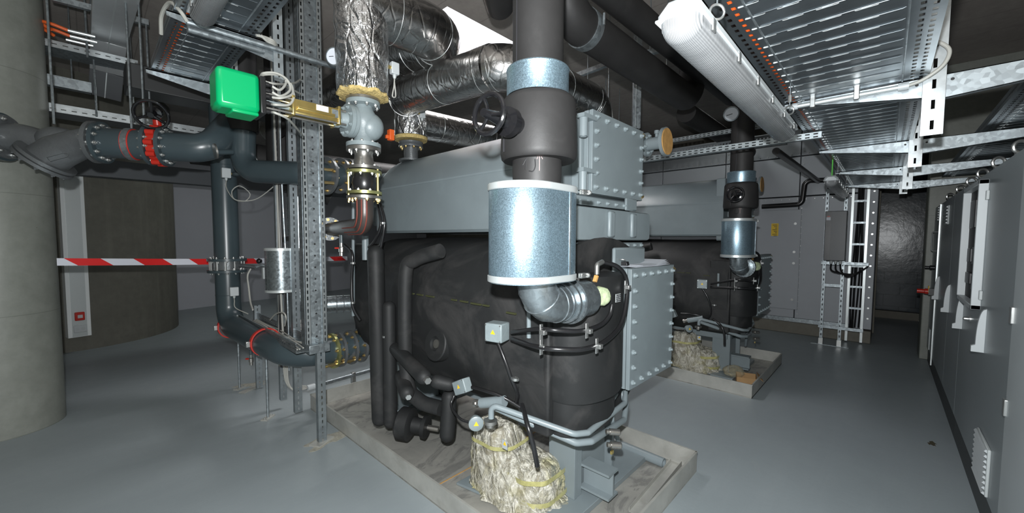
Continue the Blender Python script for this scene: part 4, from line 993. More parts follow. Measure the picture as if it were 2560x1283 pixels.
f = part('joint_flanges', MB().lathe((2.13, 3.32, 2.38), (0, 0, 1), [(0, 0.05), (0, 0.11), (0.018, 0.11), (0.018, 0.065), (0.13, 0.065), (0.13, 0.112), (0.146, 0.112), (0.15, 0.10), (0.165, 0.112), (0.18, 0.112), (0.18, 0.06)], 30), M['cast'], t)
bolts_round(f, (2.13, 3.32, 2.51), (0, 0, -1), 0.095, 8, 0.012, M['brassbolt'], 0.3)
t = thing('foil_pipe', 'foil-lagged pipe running low behind the near riser handwheel', 'foil lagged pipe', (2.8, 3.28, 2.72))
part('pipe_wrap', crinkle(MB().tube([(2.2+k*0.1, 3.28-k*0.012, 2.74) for k in range(16)], 0.135, 36), 0.0012, 9), M['foil_smooth'], t)
wires(t, [V((2.2+k*0.1, 3.28-k*0.012, 2.74)) for k in range(16)], 0.135, 0.16)
sensor(1055, 285, 'small white sensor box on the farther foil drop behind the handwheel', [at(1052, 310, y=3.1), at(1038, 325, y=3.1), at(1024, 310, y=3.1), at(1020, 280, y=3.12), at(1015, 230, y=3.14)], y=3.12, nip=(-1, 0, 0))
m = MB().box(at(977, 338, y=3.1), (0.045, 0.05, 0.09)); m.box(at(968, 342, y=3.1), (0.03, 0.03, 0.03))
solo('flow_indicator', 'small orange red box beside the farther foil drop', 'indicator', m, M['orange'], bevel=0.006)

# black lagged overhead pipes
def bigpipe(lab, pts, r, rad=0.2, clampat=(), mt=None, name='lagged_pipe', clabel=None, cdir=(1, 0, 0)):
    P0 = [V(p) for p in pts]; t = thing(name, lab, 'lagged pipe' if name == 'lagged_pipe' else 'pipe', P0[len(P0)//2])
    part('pipe_run', MB().tube(arc_path(P0, rad, 8), r, 30), mt or M['foam_pipe'], t)
    for c in clampat:
        k = part('band_clamp', MB().ring(V(c)-V(cdir)*0.035, cdir, r+0.006, r-0.01, 0.07, 36), M['galv'], t, 'bright metal band clamp')
        m = MB(); a, u, v = frame(cdir); m.cyl(V(c)+V((0, -(r+0.02), 0.05)), V(c)+V((0, -(r+0.02), -0.02)), 0.008, 8); m.cyl(V(c)+V((0, 0, r)), V((c[0], c[1], 3.99)), 0.006, 8); part('clamp_rod', m, M['galv'], k)
    return t
bigpipe('thick black lagged pipe leaving behind the near riser toward the far riser', [(1.98, 1.47, 3.9), (1.98, 1.47, 3.0), (4.1, 1.45, 3.0), (4.1, 1.45, 3.9)], 0.118, 0.22, [(2.24, 1.47, 3.0)])
bigpipe('slimmer black lagged pipe near the ceiling above the near strip light', [(1.75, 1.36, 3.22), (1.98, 1.36, 3.22), (4.9, 1.30, 3.22)], 0.092, 0.1, [(2.12, 1.36, 3.22)])
bigpipe('short black lagged stub hanging from the ceiling left of the near riser', [(1.45, 1.62, 3.9), (1.45, 1.62, 3.33), (2.1, 2.1, 3.33)], 0.10, 0.16, [])
bigpipe('dark lagged pipe crossing behind the valves at the far end of the nearer chiller', [(0.75, 5.2, 2.55), (4.8, 5.2, 2.55)], 0.15, 0.1)
bigpipe('dark lagged pipe below and behind the farther foil drop', [(1.3, 4.5, 2.42), (2.6, 4.5, 2.45), (5.2, 4.3, 2.45)], 0.12, 0.1)
bigpipe('short dark lagged pipe rising behind the slotted uprights', [(1.32, 4.35, 3.9), (1.32, 4.35, 2.3), (1.75, 4.2, 2.1)], 0.12, 0.1)
bigpipe('black lagged pipe running on from the farther chiller to the air handler', [(5.2, 1.9, 3.25), (8.3, 1.9, 3.25)], 0.12, 0.1)
solo('drain_pipe', 'thin glossy black pipe sloping toward the air handler', 'pipe', MB().cyl(at(1940, 378, x=4.8), at(2045, 452, x=8.1), 0.035, 14), M['hose'])

# ================================================================ left-hand pipework
PP = M['pipe']
def lp(px, py, z=2.40): return at(px, py, z=z)
LA, LB = V((-0.38, 4.79, 2.388)), V((0.82, 4.09, 2.388)); LD = (LB-LA).normalized()
def onl(px, py=355):
    """point of the pipe axis nearest below a pixel column"""
    best = None
    for i in range(400):
        p = LA+(LB-LA)*(-0.6+2.0*i/399); d = p-CAM; x = CXP+F_PX*d.dot(RT)/d.dot(FW)
        if best is None or abs(x-px) < best[0]: best = (abs(x-px), p)
    return best[1]
def flanged(par, p, ax, r, th, n, sz, name='pipe_flange', mt=None, bm=None):
    f = part(name, MB().lathe(V(p)-V(ax)*th/2, ax, [(0, r*0.55), (0, r), (th, r), (th, r*0.55)], 32), mt or PP, par)
    bolts_round(f, V(p)+V(ax)*th/2, ax, r*0.82, n, sz, bm or M['bolt'], 0.2); bolts_round(f, V(p)-V(ax)*th/2, -V(ax), r*0.82, n, sz, bm or M['bolt'], 0.2); return f
t = thing('header_pipe', 'dark grey header pipe running overhead in front of the round column', 'pipe', onl(330))
e = onl(505)
pth = arc_path([onl(240), onl(524), at(588, 300, y=4.35), at(588, 200, y=4.35)], [0.16, 0.1], 8)
part('pipe_run', MB().tube(pth, 0.114, 32), PP, t)
for px in (258, 378, 415): flanged(t, onl(px), LD, 0.158, 0.026, 12, 0.014)
part('stub_pipe', MB().cyl(at(540, 380, y=4.0), at(580, 380, y=4.05), 0.022, 14), PP, t)
part('stub_cap', MB().cyl(at(536, 378, y=4.0), at(541, 378, y=4.0), 0.06, 20), M['steel'], t)
# hangers
for k, px, top in ((0, 330, (322, 60)),):
    p = onl(px); c = part('hanger_clamp', MB().ring(p-LD*0.02, LD, 0.125, 0.113, 0.04, 30), M['galv'], t)
    part('rubber_lining', MB().ring(p-LD*0.026, LD, 0.120, 0.112, 0.052, 30), M['redring'], c)
    part('hanger_rod', MB().cyl(p+V((0, 0, 0.12)), V((p.x, p.y, 3.99)), 0.0075, 8), M['galv'], c)
for px, py, y_ in ((365, 95, 4.6), (400, 300, 4.9)):
    pass
for px, lab in ((137, 'threaded hanger rod just right of the near round column'), (362, 'threaded hanger rod rising behind the black handwheel')):
    p = onl(px)+V((0.0, 0.0, 0.12)); solo('hanger_rod', lab, 'hanger rod', MB().cyl(p, (p.x, p.y, 3.99), 0.0075, 8), M['galv'])
# wafer valve, red, with handwheel
t = thing('butterfly_valve', 'red butterfly valve with a black handwheel in the overhead header pipe', 'valve', onl(396))
c = onl(396); m = MB().lathe(c-LD*0.03, LD, [(0, 0.10), (0, 0.135), (0.06, 0.135), (0.06, 0.10)], 32)
a, u, v = frame(LD)
vb = part('valve_body', m, M['red'], t)
for k in range(10):
    an = 2*math.pi*k/10; q = c+(u*math.cos(an)+v*math.sin(an))*0.142; part('lug', MB().cyl(q-LD*0.028, q+LD*0.028, 0.022, 12), M['red'], vb)
part('valve_neck', MB().cyl(c+V((0, 0, 0.12)), c+V((-0.01, -0.02, 0.24)), 0.028, 14), M['red'], t)
wq = at(378, 287, y=c.y-0.13); wax = V((-0.30, -0.80, -0.42)).normalized()
part('gear_box', MB().lathe(wq-wax*0.11, wax, [(0, 0.05), (0.05, 0.05), (0.055, 0.025), (0.11, 0.02)], 18), M['blackgloss'], t)
handwheel(t, wq, wax, 0.105, M['blackgloss'], 3, 'black handwheel with three spokes', 0.012, 0.4)
# Y strainer
t = thing('pipe_strainer', 'dark cast Y-shaped strainer in front of the round column', 'strainer', onl(150))
CI = M['cast']
a0, a1 = onl(20), onl(238)
pe = onl(120); bd = V((-0.50, -0.35, -0.62)).normalized()
bend = at(100, 395, y=4.36)
st = part('strainer_body', MB().tube(spline([a0, onl(60), onl(105)+V((0, 0, -0.03)), onl(150)+V((0, 0, -0.05))], 5), 0.10, 30), CI, t, 'cast body')
dS = (onl(150)-CAM).dot(FW)-0.08
e1 = at(112, 402, d=dS); mid_ = at(150, 378, d=dS)
part('strainer_leg', MB().tube([onl(240), onl(215), onl(198)+V((0, 0, -0.02)), mid_, e1], [0.10, 0.102, 0.108, 0.118, 0.122], 30), CI, t)
part('saddle', MB().ball(onl(150)+V((0, 0, -0.01)), 0.12, 18, (1.1, 1.0, 0.9)), CI, t)
ax = (-RT*0.62-UP*0.76-FW*0.12).normalized()
cf = part('strainer_cover', MB().lathe(e1-ax*0.03, ax, [(0, 0.11), (0, 0.175), (0.022, 0.175), (0.024, 0.155), (0.030, 0.155), (0.032, 0.175), (0.054, 0.175), (0.055, 0.10), (0.06, 0.08)], 34), CI, t, 'bolted round cover')
bolts_round(cf, e1+ax*0.025, ax, 0.15, 10, 0.014, M['cast'], 0.1)
for px in (14, 240): 
    f = flanged(t, onl(px), LD, 0.160, 0.028, 8, 0.014, 'strainer_flange', CI)
# raised casting marks
m = MB(); c = at(78, 341, y=4.5)
for k in range(9): m.box(at(44+k*8, 339+k*0.4, y=onl(44+k*8).y-0.10), (0.012, 0.012, 0.018 if k % 2 else 0.012))
part('cast_lettering', m, CI, st)
m = MB(); c = at(146, 391, y=4.345); uu = V((0.8, 0, 0.42)).normalized(); vv = V((-0.42, 0, 0.8)).normalized()
lp_ = [c+uu*x_+vv*z_ for x_, z_ in ((-0.055, -0.015), (0.04, -0.015), (0.055, 0), (0.04, 0.015), (-0.055, 0.015))]; m.tube(lp_, 0.003, 6, closed=True)
part('cast_badge', m, CI, st)
bigpipe('dark pipe end with a tall flange entering at the left edge of the picture', [onl(-20), onl(4)], 0.114, 0.1, mt=PP, name='flanged_pipe')
ft = bpy.data.objects.get('flanged_pipe'); flanged(ft, onl(3), LD, 0.175, 0.03, 8, 0.015)

# vertical main with wafer valve, then low run to the chiller
VX, VY = 1.0, 5.07
t = thing('return_pipe', 'tall dark grey vertical pipe turning along the floor to the nearer chiller', 'pipe', (VX, VY, 0.6))
pt = arc_path([(VX, VY, 3.0), (VX, VY, 0.73), (1.06, 3.98, 0.71), (1.12, 3.50, 0.68), (1.75, 3.52, 0.66)], [0.22, 0.0, 0.30], 10)
part('pipe_run', MB().tube(pt, 0.112, 34), PP, t)
for px, py, y_ in ((598, 822, 5.02), (662, 868, 4.04)):
    p = V((1.0+(5.07-y_)*0.056, y_, 0.72)); axx = V((0.06, -1, 0))
    c = part('pipe_clamp', MB().ring(p, axx, 0.125, 0.113, 0.035, 34), M['redring'], t, 'red lined clamp')
    part('clamp_screw', MB().box(p+V((-0.13, -0.01, 0.0)), (0.04, 0.03, 0.05)), M['bolt'], c, bevel=0.004)
for py in (560, 760): part('weld_ring', MB().torus((VX, VY, 2.4 if py == 560 else 1.05), (0, 0, 1), 0.112, 0.003, 34, 6), PP, t)
for (x_, y_), lab in (((1.08, 5.10), 'thin floor stand under the far end of the low dark pipe'), ((1.07, 4.06), 'thin floor stand under the near end of the low dark pipe')):
    s = thing('pipe_stand', lab, 'pipe stand', (x_, y_, 0))
    part('stand_rod', MB().cyl((x_, y_, 0.01), (x_, y_, 0.61), 0.011, 10), M['galv'], s)
    part('foot_plate', MB().box((x_, y_, 0.006), (0.12, 0.06, 0.012), Matrix.Rotation(0.7, 3, 'Z')), M['traywall'], s); bolt(s, (x_+0.035, y_+0.03, 0.012), (0, 0, 1), 0.008, M['bolt']); bolt(s, (x_-0.035, y_-0.03, 0.012), (0, 0, 1), 0.008, M['bolt'])
# wafer valve with lever
zc_ = 1.36
t = thing('wafer_valve', 'dark flanged wafer valve with a lever in the tall vertical pipe', 'valve', (VX, VY, zc_))
for dz in (-0.06, 0.06): flanged(t, (VX, VY, zc_+dz), (0, 0, 1), 0.175, 0.026, 12, 0.012)
part('valve_ring', MB().lathe((VX, VY, zc_-0.045), (0, 0, 1), [(0, 0.1), (0, 0.135), (0.09, 0.135), (0.09, 0.1)], 32), M['cast'], t)
m = MB()
for k in range(12):
    an = 2*math.pi*k/12+0.25; part('tie_bolt', MB().cyl((VX+0.15*math.cos(an), VY+0.15*math.sin(an), zc_-0.07), (VX+0.15*math.cos(an), VY+0.15*math.sin(an), zc_+0.07), 0.009, 8), M['bolt'], t)
q0 = V((VX, VY, zc_))+RT*0.13; q1 = at(640, 668, y=4.75); q2 = at(668, 672, y=4.7)
part('valve_stem', MB().cyl(q0, q1, 0.022, 14), M['cast'], t)
part('lever', MB().tube([q1, q1.lerp(q2, 0.5)+V((0, 0, 0.03)), q2+V((0, 0, 0.02))], 0.012, 8), M['galv'], t)
part('position_box', MB().box(at(664, 683, y=4.7), (0.06, 0.05, 0.12)), M['grey_plastic'], t, bevel=0.006)
part('lever_knob', MB().ball(at(648, 653, y=4.7), 0.028, 14), M['blackgloss'], t)
sensor(585, 729, 'white sensor box low on the tall vertical pipe', [at(586, 752, y=4.8), at(589, 770, y=4.75), at(620, 785, y=4.6)], y=4.82, w=0.075, h=0.09, nip=(0, 1, 0))
sensor(565, 433, 'white sensor box high on the tall vertical pipe, its cable looped', [at(566, 470, y=4.72), at(585, 498, y=4.6), at(612, 503, y=4.55), at(625, 485, y=4.55), at(600, 465, y=4.55), at(580, 478, y=4.55), at(590, 500, y=4.5), at(640, 498, y=4.4), at(695, 458, y=4.2)], y=4.75, w=0.075, h=0.095, nip=(1, 0, 0))
part('sensor_pocket', MB().cyl(at(585, 435, y=4.75), at(610, 436, y=4.6), 0.022, 12), PP, bpy.data.objects['return_pipe'])
# red handled drain cocks
for px, py, y_, lab in ((628, 900, 4.3, 'red handled drain cock under the low dark pipe'), (752, 812, 3.9, 'red handled drain cock below the galvanised elbow'), (814, 618, 3.0, 'small red drain cock under the bare steel pipe')):
    q = at(px, py, y=y_) if px != 814 else V((1.345, 3.08, 1.565))
    s = thing('drain_cock', lab, 'drain cock', q)
    part('cock_body', MB().lathe(q+V((0, 0, 0.05)), (0, 0, -1), [(0, 0.012), (0.03, 0.012), (0.035, 0.02), (0.07, 0.02), (0.075, 0.014), (0.1, 0.014)], 10), M['steel'], s)
    part('pipe_stub', MB().cyl(q+V((0, 0, 0.05)), q+V((0, 0, 0.13)), 0.013, 10), PP, s)
    part('red_lever', MB().box(q-RT*0.025+V((0, 0, 0.01)), (0.05, 0.02, 0.012), Matrix.Rotation(-0.8, 3, 'Z')), M['red'], s, bevel=0.003)
# upper pipe dropping from ceiling and turning to the chiller, with flanged valve
t = thing('supply_pipe', 'dark grey pipe dropping behind the green actuator and turning toward the chiller', 'pipe', at(608, 425, y=4.5))
A0, A1 = at(608, 330, y=4.2), at(607, 428, y=4.2)
part('pipe_run', MB().tube(arc_path([A0, A1, at(765, 434, y=3.58), at(870, 440, y=3.66)], [0.24, 0.08], 10), 0.098, 32), PP, t)
part('lagged_drop', MB().cyl(A0, V((A0.x, A0.y, 3.9)), 0.118, 30), M['foam_pipe'], t, 'black lagging above')
for (px, r_) in ((816, 0.165), (850, 0.16), (866, 0.16)):
    p = at(px, 440, y=3.62+(px-816)*0.0008); axx = V((1.0, 0.2, 0)).normalized(); flanged(t, p, axx, r_, 0.024, 8, 0.013, mt=M['cast'], bm=M['brassbolt'])
for k in (-0.06, 0.05): part('guide_rod', MB().cyl(at(806, 438, y=3.52)+V((0, 0, k)), at(842, 441, y=3.50)+V((0, 0, k)), 0.014, 8), M['brassbolt'], t)
# lower valve flanges at the chiller's foot
t = thing('flanged_valve', 'flanged valve with yellow zinc rods where the low dark pipe meets the chiller', 'valve', (1.6, 3.52, 0.6))
axx = V((1, 0.02, 0))
for x_, mt in ((1.44, M['yellowzinc']), (1.50, M['cast']), (1.60, M['cast']), (1.69, M['cast'])): flanged(t, (x_, 3.52, 0.66), axx, 0.155, 0.022, 8, 0.013, mt=mt, bm=M['brassbolt'])
part('valve_body', MB().lathe((1.44, 3.52, 0.66), axx, [(0, 0.11), (0.1, 0.115), (0.14, 0.12), (0.25, 0.11)], 28), M['cast'], t)
for an in (-2.4, -1.4, -0.5): part('guide_rod', MB().cyl((1.36, 3.52+0.14*math.cos(an), 0.66+0.14*math.sin(an)), (1.62, 3.52+0.14*math.cos(an), 0.66+0.14*math.sin(an)), 0.012, 8), M['brassbolt'], t, 'yellow zinc rod')

# ================================================================ strut uprights
SLz = {}
def cchan(name, par, p0, p1, w, d, th, face, along, across, pitch=0.05, sl=0.026, sw=0.010, offs=(0.0,)):
    """C section strut: back web faces `face` direction"""
    p0, p1 = V(p0), V(p1); a = (p1-p0).normalized(); f = V(face).normalized(); s = a.cross(f).normalized()
    m = MB(); c = [(-w/2, -d/2), (w/2, -d/2), (w/2, d/2), (w/2-0.009, d/2), (w/2-0.009, d/2-th), (w/2-th, d/2-th), (w/2-th, -d/2+th), (-w/2+th, -d/2+th), (-w/2+th, d/2-th), (-w/2+0.009, d/2-th), (-w/2+0.009, d/2), (-w/2, d/2)]
    m.prism(c, p0, s, -f, p1-p0)
    return m
M['strut_z'] = slotted('slotted_strut_vertical', 2, 1, 0.05, 0.028, 0.011)
M['strut_zx'] = slotted('slotted_strut_vertical_wide', 2, 0, 0.05, 0.028, 0.011)
# twin wide upright (pixel x 755-805) : two back-to-back slotted channels with a web of round holes
UX, UY = 1.24, 3.27
t = thing('strut_upright', 'wide double slotted steel upright standing on a floor plate in front of the chiller pipes', 'steel upright', (UX, UY, 0))
m = MB(); zt, zb = 3.98, 0.78
face = V((0, -1, 0)); sd = V((1, 0, 0))
w_ = 0.155; dpt = 0.05
o = V((UX-0.005, UY+0.05, 0))
pl = [(-w_/2+0.035, 0), (w_/2-0.03, 0), (w_/2-0.03, 0.003), (-w_/2+0.035, 0.003)]
m.prism(pl, o+V((0, 0, zb)), sd, -face, (0, 0, zt-zb))
part('upright_web', m, M['galv'], t)
def slotstrip(x0, x1, y0, name='slotted_flange'):
    m = MB().prism([(x0, y0), (x1, y0), (x1, y0+0.003), (x0, y0+0.003)], o+V((0, 0, zb)), sd, -face, (0, 0, zt-zb)); return m
# slotted strips at both sides, slots follow the strip's own centre line
def strip_mat(k):
    t_ = NT('slotted_strip_%d' % k); t_.set('Metallic', 0.85); t_.set('Roughness', 0.36)
    sp = t_.new('ShaderNodeSeparateXYZ'); t_.l.new(t_.tc, sp.inputs[0])
    loc = o+sd*k_off[k]-V((UX, UY, 0)); 
    q = t_.math('ADD', t_.math('MULTIPLY', t_.math('SUBTRACT', sp.outputs[0], loc.x), sd.x), t_.math('MULTIPLY', t_.math('SUBTRACT', sp.outputs[1], loc.y), sd.y))
    fr = t_.math('FRACT', t_.math('DIVIDE', sp.outputs[2], 0.05)); a = t_.math('LESS_THAN', t_.math('ABSOLUTE', t_.math('SUBTRACT', fr, 0.5)), 0.30)
    b = t_.math('LESS_THAN', t_.math('ABSOLUTE', q), 0.0055); t_.link(t_.math('SUBTRACT', 1.0, t_.math('MULTIPLY', a, b)), 'Alpha')
    t_.b.inputs['Base Color'].default_value = (0.50, 0.54, 0.55, 1); return t_.m
k_off = {0: -w_/2+0.014, 1: w_/2-0.013}
part('slotted_flange', slotstrip(-w_/2-0.004, -w_/2+0.033, -0.012), strip_mat(0), t)
part('slotted_flange', slotstrip(w_/2-0.03, w_/2+0.004, -0.012), strip_mat(1), t)
m = MB().prism([(-w_/2-0.006, 0.004), (-w_/2-0.003, 0.004), (-w_/2-0.003, 0.085), (-w_/2-0.006, 0.085)], o+V((0, 0, zb)), sd, -face, (0, 0, zt-zb))
yc_ = (o-face*0.045-V((UX, UY, 0))).y
part('side_flange', m, slotted('slotted_side_flange', 2, 1, 0.05, 0.030, 0.012, (yc_-0.016, yc_+0.016)), t)
m = MB()
for x0 in (-w_/2-0.004, -w_/2+0.031, w_/2-0.032, w_/2+0.002): m.prism([(x0, -0.012), (x0+0.003, -0.012), (x0+0.003, 0.03), (x0, 0.03)], o+V((0, 0, zb)), sd, -face, (0, 0, zt-zb))
part('flange_lips', m, M['galv'], t)
for k in range(34):
    q = o+V((0, 0, 0.86+k*0.093))+sd*0.002
    part('round_hole', MB().cyl(q+face*0.0005, q+face*0.0012, 0.0075, 12), M['dark'], t)
# lower single leg and foot
m = cchan('leg', None, (UX, UY, 0.012), (UX, UY, 0.80), 0.062, 0.045, 0.003, (0.0, -1.0, 0), 2, 0)
part('slotted_leg', m, M['strut_zx'], t, 'narrow slotted leg')
part('foot_plate', MB().box((UX, UY, 0.006), (0.17, 0.10, 0.012), Matrix.Rotation(0.5, 3, 'Z')), M['traywall'], t)
part('end_saddle', MB().bx((UX-0.09, UY-0.03, 0.74), (UX+0.07, UY+0.06, 0.81)), M['galv'], t, bevel=0.004)
# pair of narrower uprights carrying cables (pixel x 693-750)
t = thing('strut_upright', 'pair of narrow slotted uprights strapped with cables, left of the wide upright', 'steel upright', (1.24, 4.0, 0.1))
for y_, w2 in ((4.20, 0.055), (3.80, 0.10)):
    m = cchan('u', None, (1.24, y_, 0.09), (1.24, y_, 3.98), w2 if w2 < 0.06 else 0.062, 0.045, 0.003, (0.0, -1.0, 0), 2, 0)
    part('slotted_channel', m, M['strut_zx'], t)
m = MB()
for z in (0.55, 1.2, 1.65, 2.1, 2.6): part('cable_clip', MB().bar((1.235, 3.84, z), (1.235, 4.14, z-0.02), 0.02, 0.04), M['black_plastic'], t)
for k in range(5):
    pts = [V((1.20+0.012*math.sin(z*2+k), 3.90+k*0.05+0.008*math.sin(z*3+k*2), z)) for z in [0.45+0.25*i for i in range(13)]]
    part('cable', MB().tube(spline(pts, 3), 0.009, 8), M['hose'] if k in (1, 3) else M['galv'] if k == 0 else M['cable'], t)
for k in range(3): part('cable', MB().tube(spline([(1.2, 3.92+k*0.05, 0.6), (1.21, 3.95+k*0.04, 0.35), (1.25, 3.92+k*0.03, 0.25), (1.34, 3.86+k*0.02, 0.26)], 6), 0.008, 8), M['cable'], t)
# conduit along the floor by the tray
t = thing('floor_conduit', 'bright steel conduit running low over the drip tray with loose cables in its end', 'conduit', (1.9, 3.9, 0.2))
q0, q1 = at(778, 968, x=1.42), at(962, 915, y=4.1); d_ = (q1-q0).normalized()
part('conduit_tube', MB().cyl(q0, q0+d_*1.35, 0.022, 16), M['galv'], t)
part('conduit_end', MB().cyl(q0-d_*0.04, q0+d_*0.03, 0.029, 16), M['white_plastic'], t)
for k in range(4): part('loose_cable', MB().tube(spline([q0+V((0, 0, 0.004*k)), q0-d_*0.08+V((0, 0.01*k, 0.01*k)), q0-d_*0.15+V((0.01*k, 0.0, 0.03*k-0.03))], 5), 0.004, 6), M['cable'], t)
part('pipe_clamp', MB().bx((q0+d_*0.45+V((-0.02, -0.02, -0.14))), (q0+d_*0.45+V((0.02, 0.02, 0.03)))), M['bolt'], t, bevel=0.003)
# horizontal cable tray at the foot (pixel 590,765 to 800,885)
M['tray_y'] = slotted('slotted_tray_along_y', 1, 2, 0.05, 0.03, 0.008, (0.0, 0.018), (0.30, 0.32, 0.33))
e0, e1 = at(597, 768, x=1.10), at(795, 872, x=1.18)
q = V((1.14, (e0.y+e1.y)/2, e0.z)); ln = 4.95-UY
t = thing('cable_channel', 'low perforated cable channel with grey cables reaching from the tall pipe to the wide upright', 'cable tray', (1.14, 3.27, 0.80))
Lz = 0.80
for dx_ in (-0.085, 0.085): part('channel_side', MB().bx((1.14+dx_-0.0015, 3.24, Lz-0.03), (1.14+dx_+0.0015, 4.95, Lz+0.045)), M['tray_y'], t)
part('channel_base', MB().bx((1.055, 3.24, Lz-0.03), (1.225, 4.95, Lz-0.027)), M['galv'], t)
for dx_ in (-0.085, 0.085): part('rolled_edge', MB().cyl((1.14+dx_, 3.24, Lz+0.046), (1.14+dx_, 4.95, Lz+0.046), 0.005, 8), M['galv'], t)
for k in range(6):
    rr = random.Random(k); pts = [V((1.09+0.02*k+0.01*math.sin(y*5+k), y, Lz-0.01+0.006*math.sin(y*7+k))) for y in [3.3+0.15*i for i in range(11)]]
    part('cable', MB().tube(spline(pts, 3), 0.006, 8), M['cable'], t)
part('cable_loop', MB().tube(spline([at(675, 800, x=1.12), at(690, 785, x=1.12), at(708, 782, x=1.12), at(715, 795, x=1.12), at(712, 815, x=1.14)], 6), 0.006, 8), M['cable'], t)
for (x_, y_), lab in (((1.23, 4.95), 'short slotted post under the far end of the low cable channel'),):
    s = thing('strut_post', lab, 'steel post', (x_, y_, 0)); part('post_channel', cchan('u', None, (x_, y_, 0.01), (x_, y_, 0.92), 0.06, 0.04, 0.003, (0.0, -1.0, 0), 2, 0), M['strut_zx'], s); part('foot_plate', MB().box((x_-0.05, y_+0.05, 0.006), (0.3, 0.07, 0.01), Matrix.Rotation(0.6, 3, 'Z')), M['traywall'], s)
m = MB().tube(spline([at(627, 672, y=4.7), at(619, 690, y=4.7), at(622, 720, y=4.7), at(626, 755, y=4.6), at(632, 775, y=4.4)], 6), 0.008, 8); solo('valve_cable', 'pale cable hanging from the wafer valve to the low cable channel', 'cable', m, M['cable'])

# ================================================================ cable trays, brackets, strip lights
def tray_mat2(name, halfw, col, rough=0.33):
    """perforated tray sheet: transverse dash slots on the beads, rows of square holes near both edges (local x along the tray)"""
    t = NT(name); t.set('Metallic', 0.9); t.set('Roughness', rough)
    sp = t.new('ShaderNodeSeparateXYZ'); t.l.new(t.tc, sp.inputs[0]); A, B = sp.outputs[0], sp.outputs[1]
    def comb(s, pitch, ln, ph=0.0):
        fr = t.math('FRACT', t.math('ADD', t.math('DIVIDE', s, pitch), 100.0+ph)); return t.math('LESS_THAN', t.math('ABSOLUTE', t.math('SUBTRACT', fr, 0.5)), ln/pitch/2)
    aB = t.math('ABSOLUTE', B)
    dash = t.math('MULTIPLY', comb(A, 0.10, 0.0055), t.math('MULTIPLY', comb(B, 0.10, 0.07), t.math('LESS_THAN', aB, halfw-0.10)))
    k = dash
    for off, ph in ((halfw-0.028, 0.0), (halfw-0.06, 0.5)):
        k = t.math('MAXIMUM', k, t.math('MULTIPLY', comb(A, 0.05, 0.024, ph), t.math('LESS_THAN', t.math('ABSOLUTE', t.math('SUBTRACT', aB, off)), 0.0075)))
    side = t.math('MULTIPLY', t.math('GREATER_THAN', aB, halfw-0.003), t.math('MULTIPLY', comb(A, 0.035, 0.016), t.math('LESS_THAN', t.math('ABSOLUTE', t.math('SUBTRACT', sp.outputs[2], 0.028)), 0.008)))
    k = t.math('MAXIMUM', k, side)
    n = t.noise(5, 4, 0.6)
    t.link(t.mix(t.ramp(n, [(0.3, 0.0), (0.7, 1.0)]), [x*0.8 for x in col], [x*1.1 for x in col]), 'Base Color')
    t.link(t.math('SUBTRACT', 1.0, k), 'Alpha'); return t.m
def cable_tray(lab, ctr, length, width, axis='x', nolip=False, group=None, rows=None, cables=4, orange=True):
    """built along local x then turned: ctr is the middle of the underside"""
    hw = width/2; Rm = Matrix.Identity(3) if axis == 'x' else Matrix.Rotation(math.pi/2, 3, 'Z')
    t = thing('cable_tray', lab, 'cable tray', ctr, group)
    if axis != 'x': t.rotation_euler = (0, 0, math.pi/2)
    ORG[t.name] = V((0, 0, 0)); L = length/2
    mt = tray_mat2('perforated_tray_%d' % len(bpy.data.materials), hw, (0.25, 0.28, 0.30))
    for s in (-1, 1):
        m = MB().bx((-L, s*hw-0.0008, 0.001), (L, s*hw+0.0008, 0.06)); m.bx((-L, s*(hw-0.012), 0.0585), (L, s*hw, 0.060)); part('tray_side', m, mt, t)
        m = MB().cyl((-L, s*(hw-0.095), 0.0), (L, s*(hw-0.095), 0.0), 0.004, 8); part('long_bead', m, M['galv'], t)
    # stamped beads: one mesh, a surface pattern of the sheet
    m = MB().bx((-L, -hw, 0), (L, hw, 0.0015)); mr = m; n = int(length/0.1)
    for i in range(n+1):
        x = (math.floor(-L/0.1)+i+0.5)*0.1
        if abs(x) > L-0.01: continue
        m.m = 0; m.tube([(x-0.008, -hw+0.10, 0.002), (x-0.008, -hw+0.112, -0.002), (x-0.008, hw-0.112, -0.002), (x-0.008, hw-0.10, 0.002)], 0.0016, 6)
        m.m = 1; y = math.ceil((-hw+0.10)/0.10)*0.10-0.05  # slot rims get a brighter material for the light caught on punched edges
        while y < hw-0.10:
            if y > -hw+0.11: mr.tube([(x+0.0025, y+0.018, -0.0006), (x+0.004, y+0.023, -0.0012), (x+0.004, y+0.077, -0.0012), (x+0.0025, y+0.082, -0.0006)], 0.0013, 5)
            y += 0.10
    part('tray_bottom', m, [mt, M['band']], t)
    rr = random.Random(len(lab))
    for k in range(cables):
        y = -hw+0.04+(width-0.08)*k/max(1, cables-1); r = rr.choice([0.008, 0.011, 0.014]); y = min(y, hw-0.10) if orange else y
        pts = [V((x, y+0.012*math.sin(x*1.7+k), 0.004+r)) for x in [-L+length*i/12 for i in range(13)]]
        part('tray_cable', MB().tube(spline(pts, 3), r, 8), M['hose'], t)
    if orange:
        for k in range(3):
            y = hw-0.052-0.012*k; pts = [V((x, y+0.010*math.sin(x*2.3+k), 0.012)) for x in [-L+length*i/12 for i in range(13)]]
            part('tray_cable', MB().tube(spline(pts, 3), 0.010, 8), M['orange'], t, 'orange cable')
    return t
TG = 'perforated cable trays above the control cabinets'
cable_tray('wide perforated cable tray with orange cables beside the near strip light', (4.35, 0.185, 2.47), 6.9, 0.61, group=TG)
cable_tray('wide perforated cable tray further over the control cabinets, nearer the wall', (4.35, -0.80, 2.50), 6.9, 0.60, group=TG, orange=False)
M['slot_post'] = slotted('slotted_bracket_post', 2, 1, 0.10, 0.045, 0.014, (0.0,), (0.42, 0.45, 0.46), 0.4)
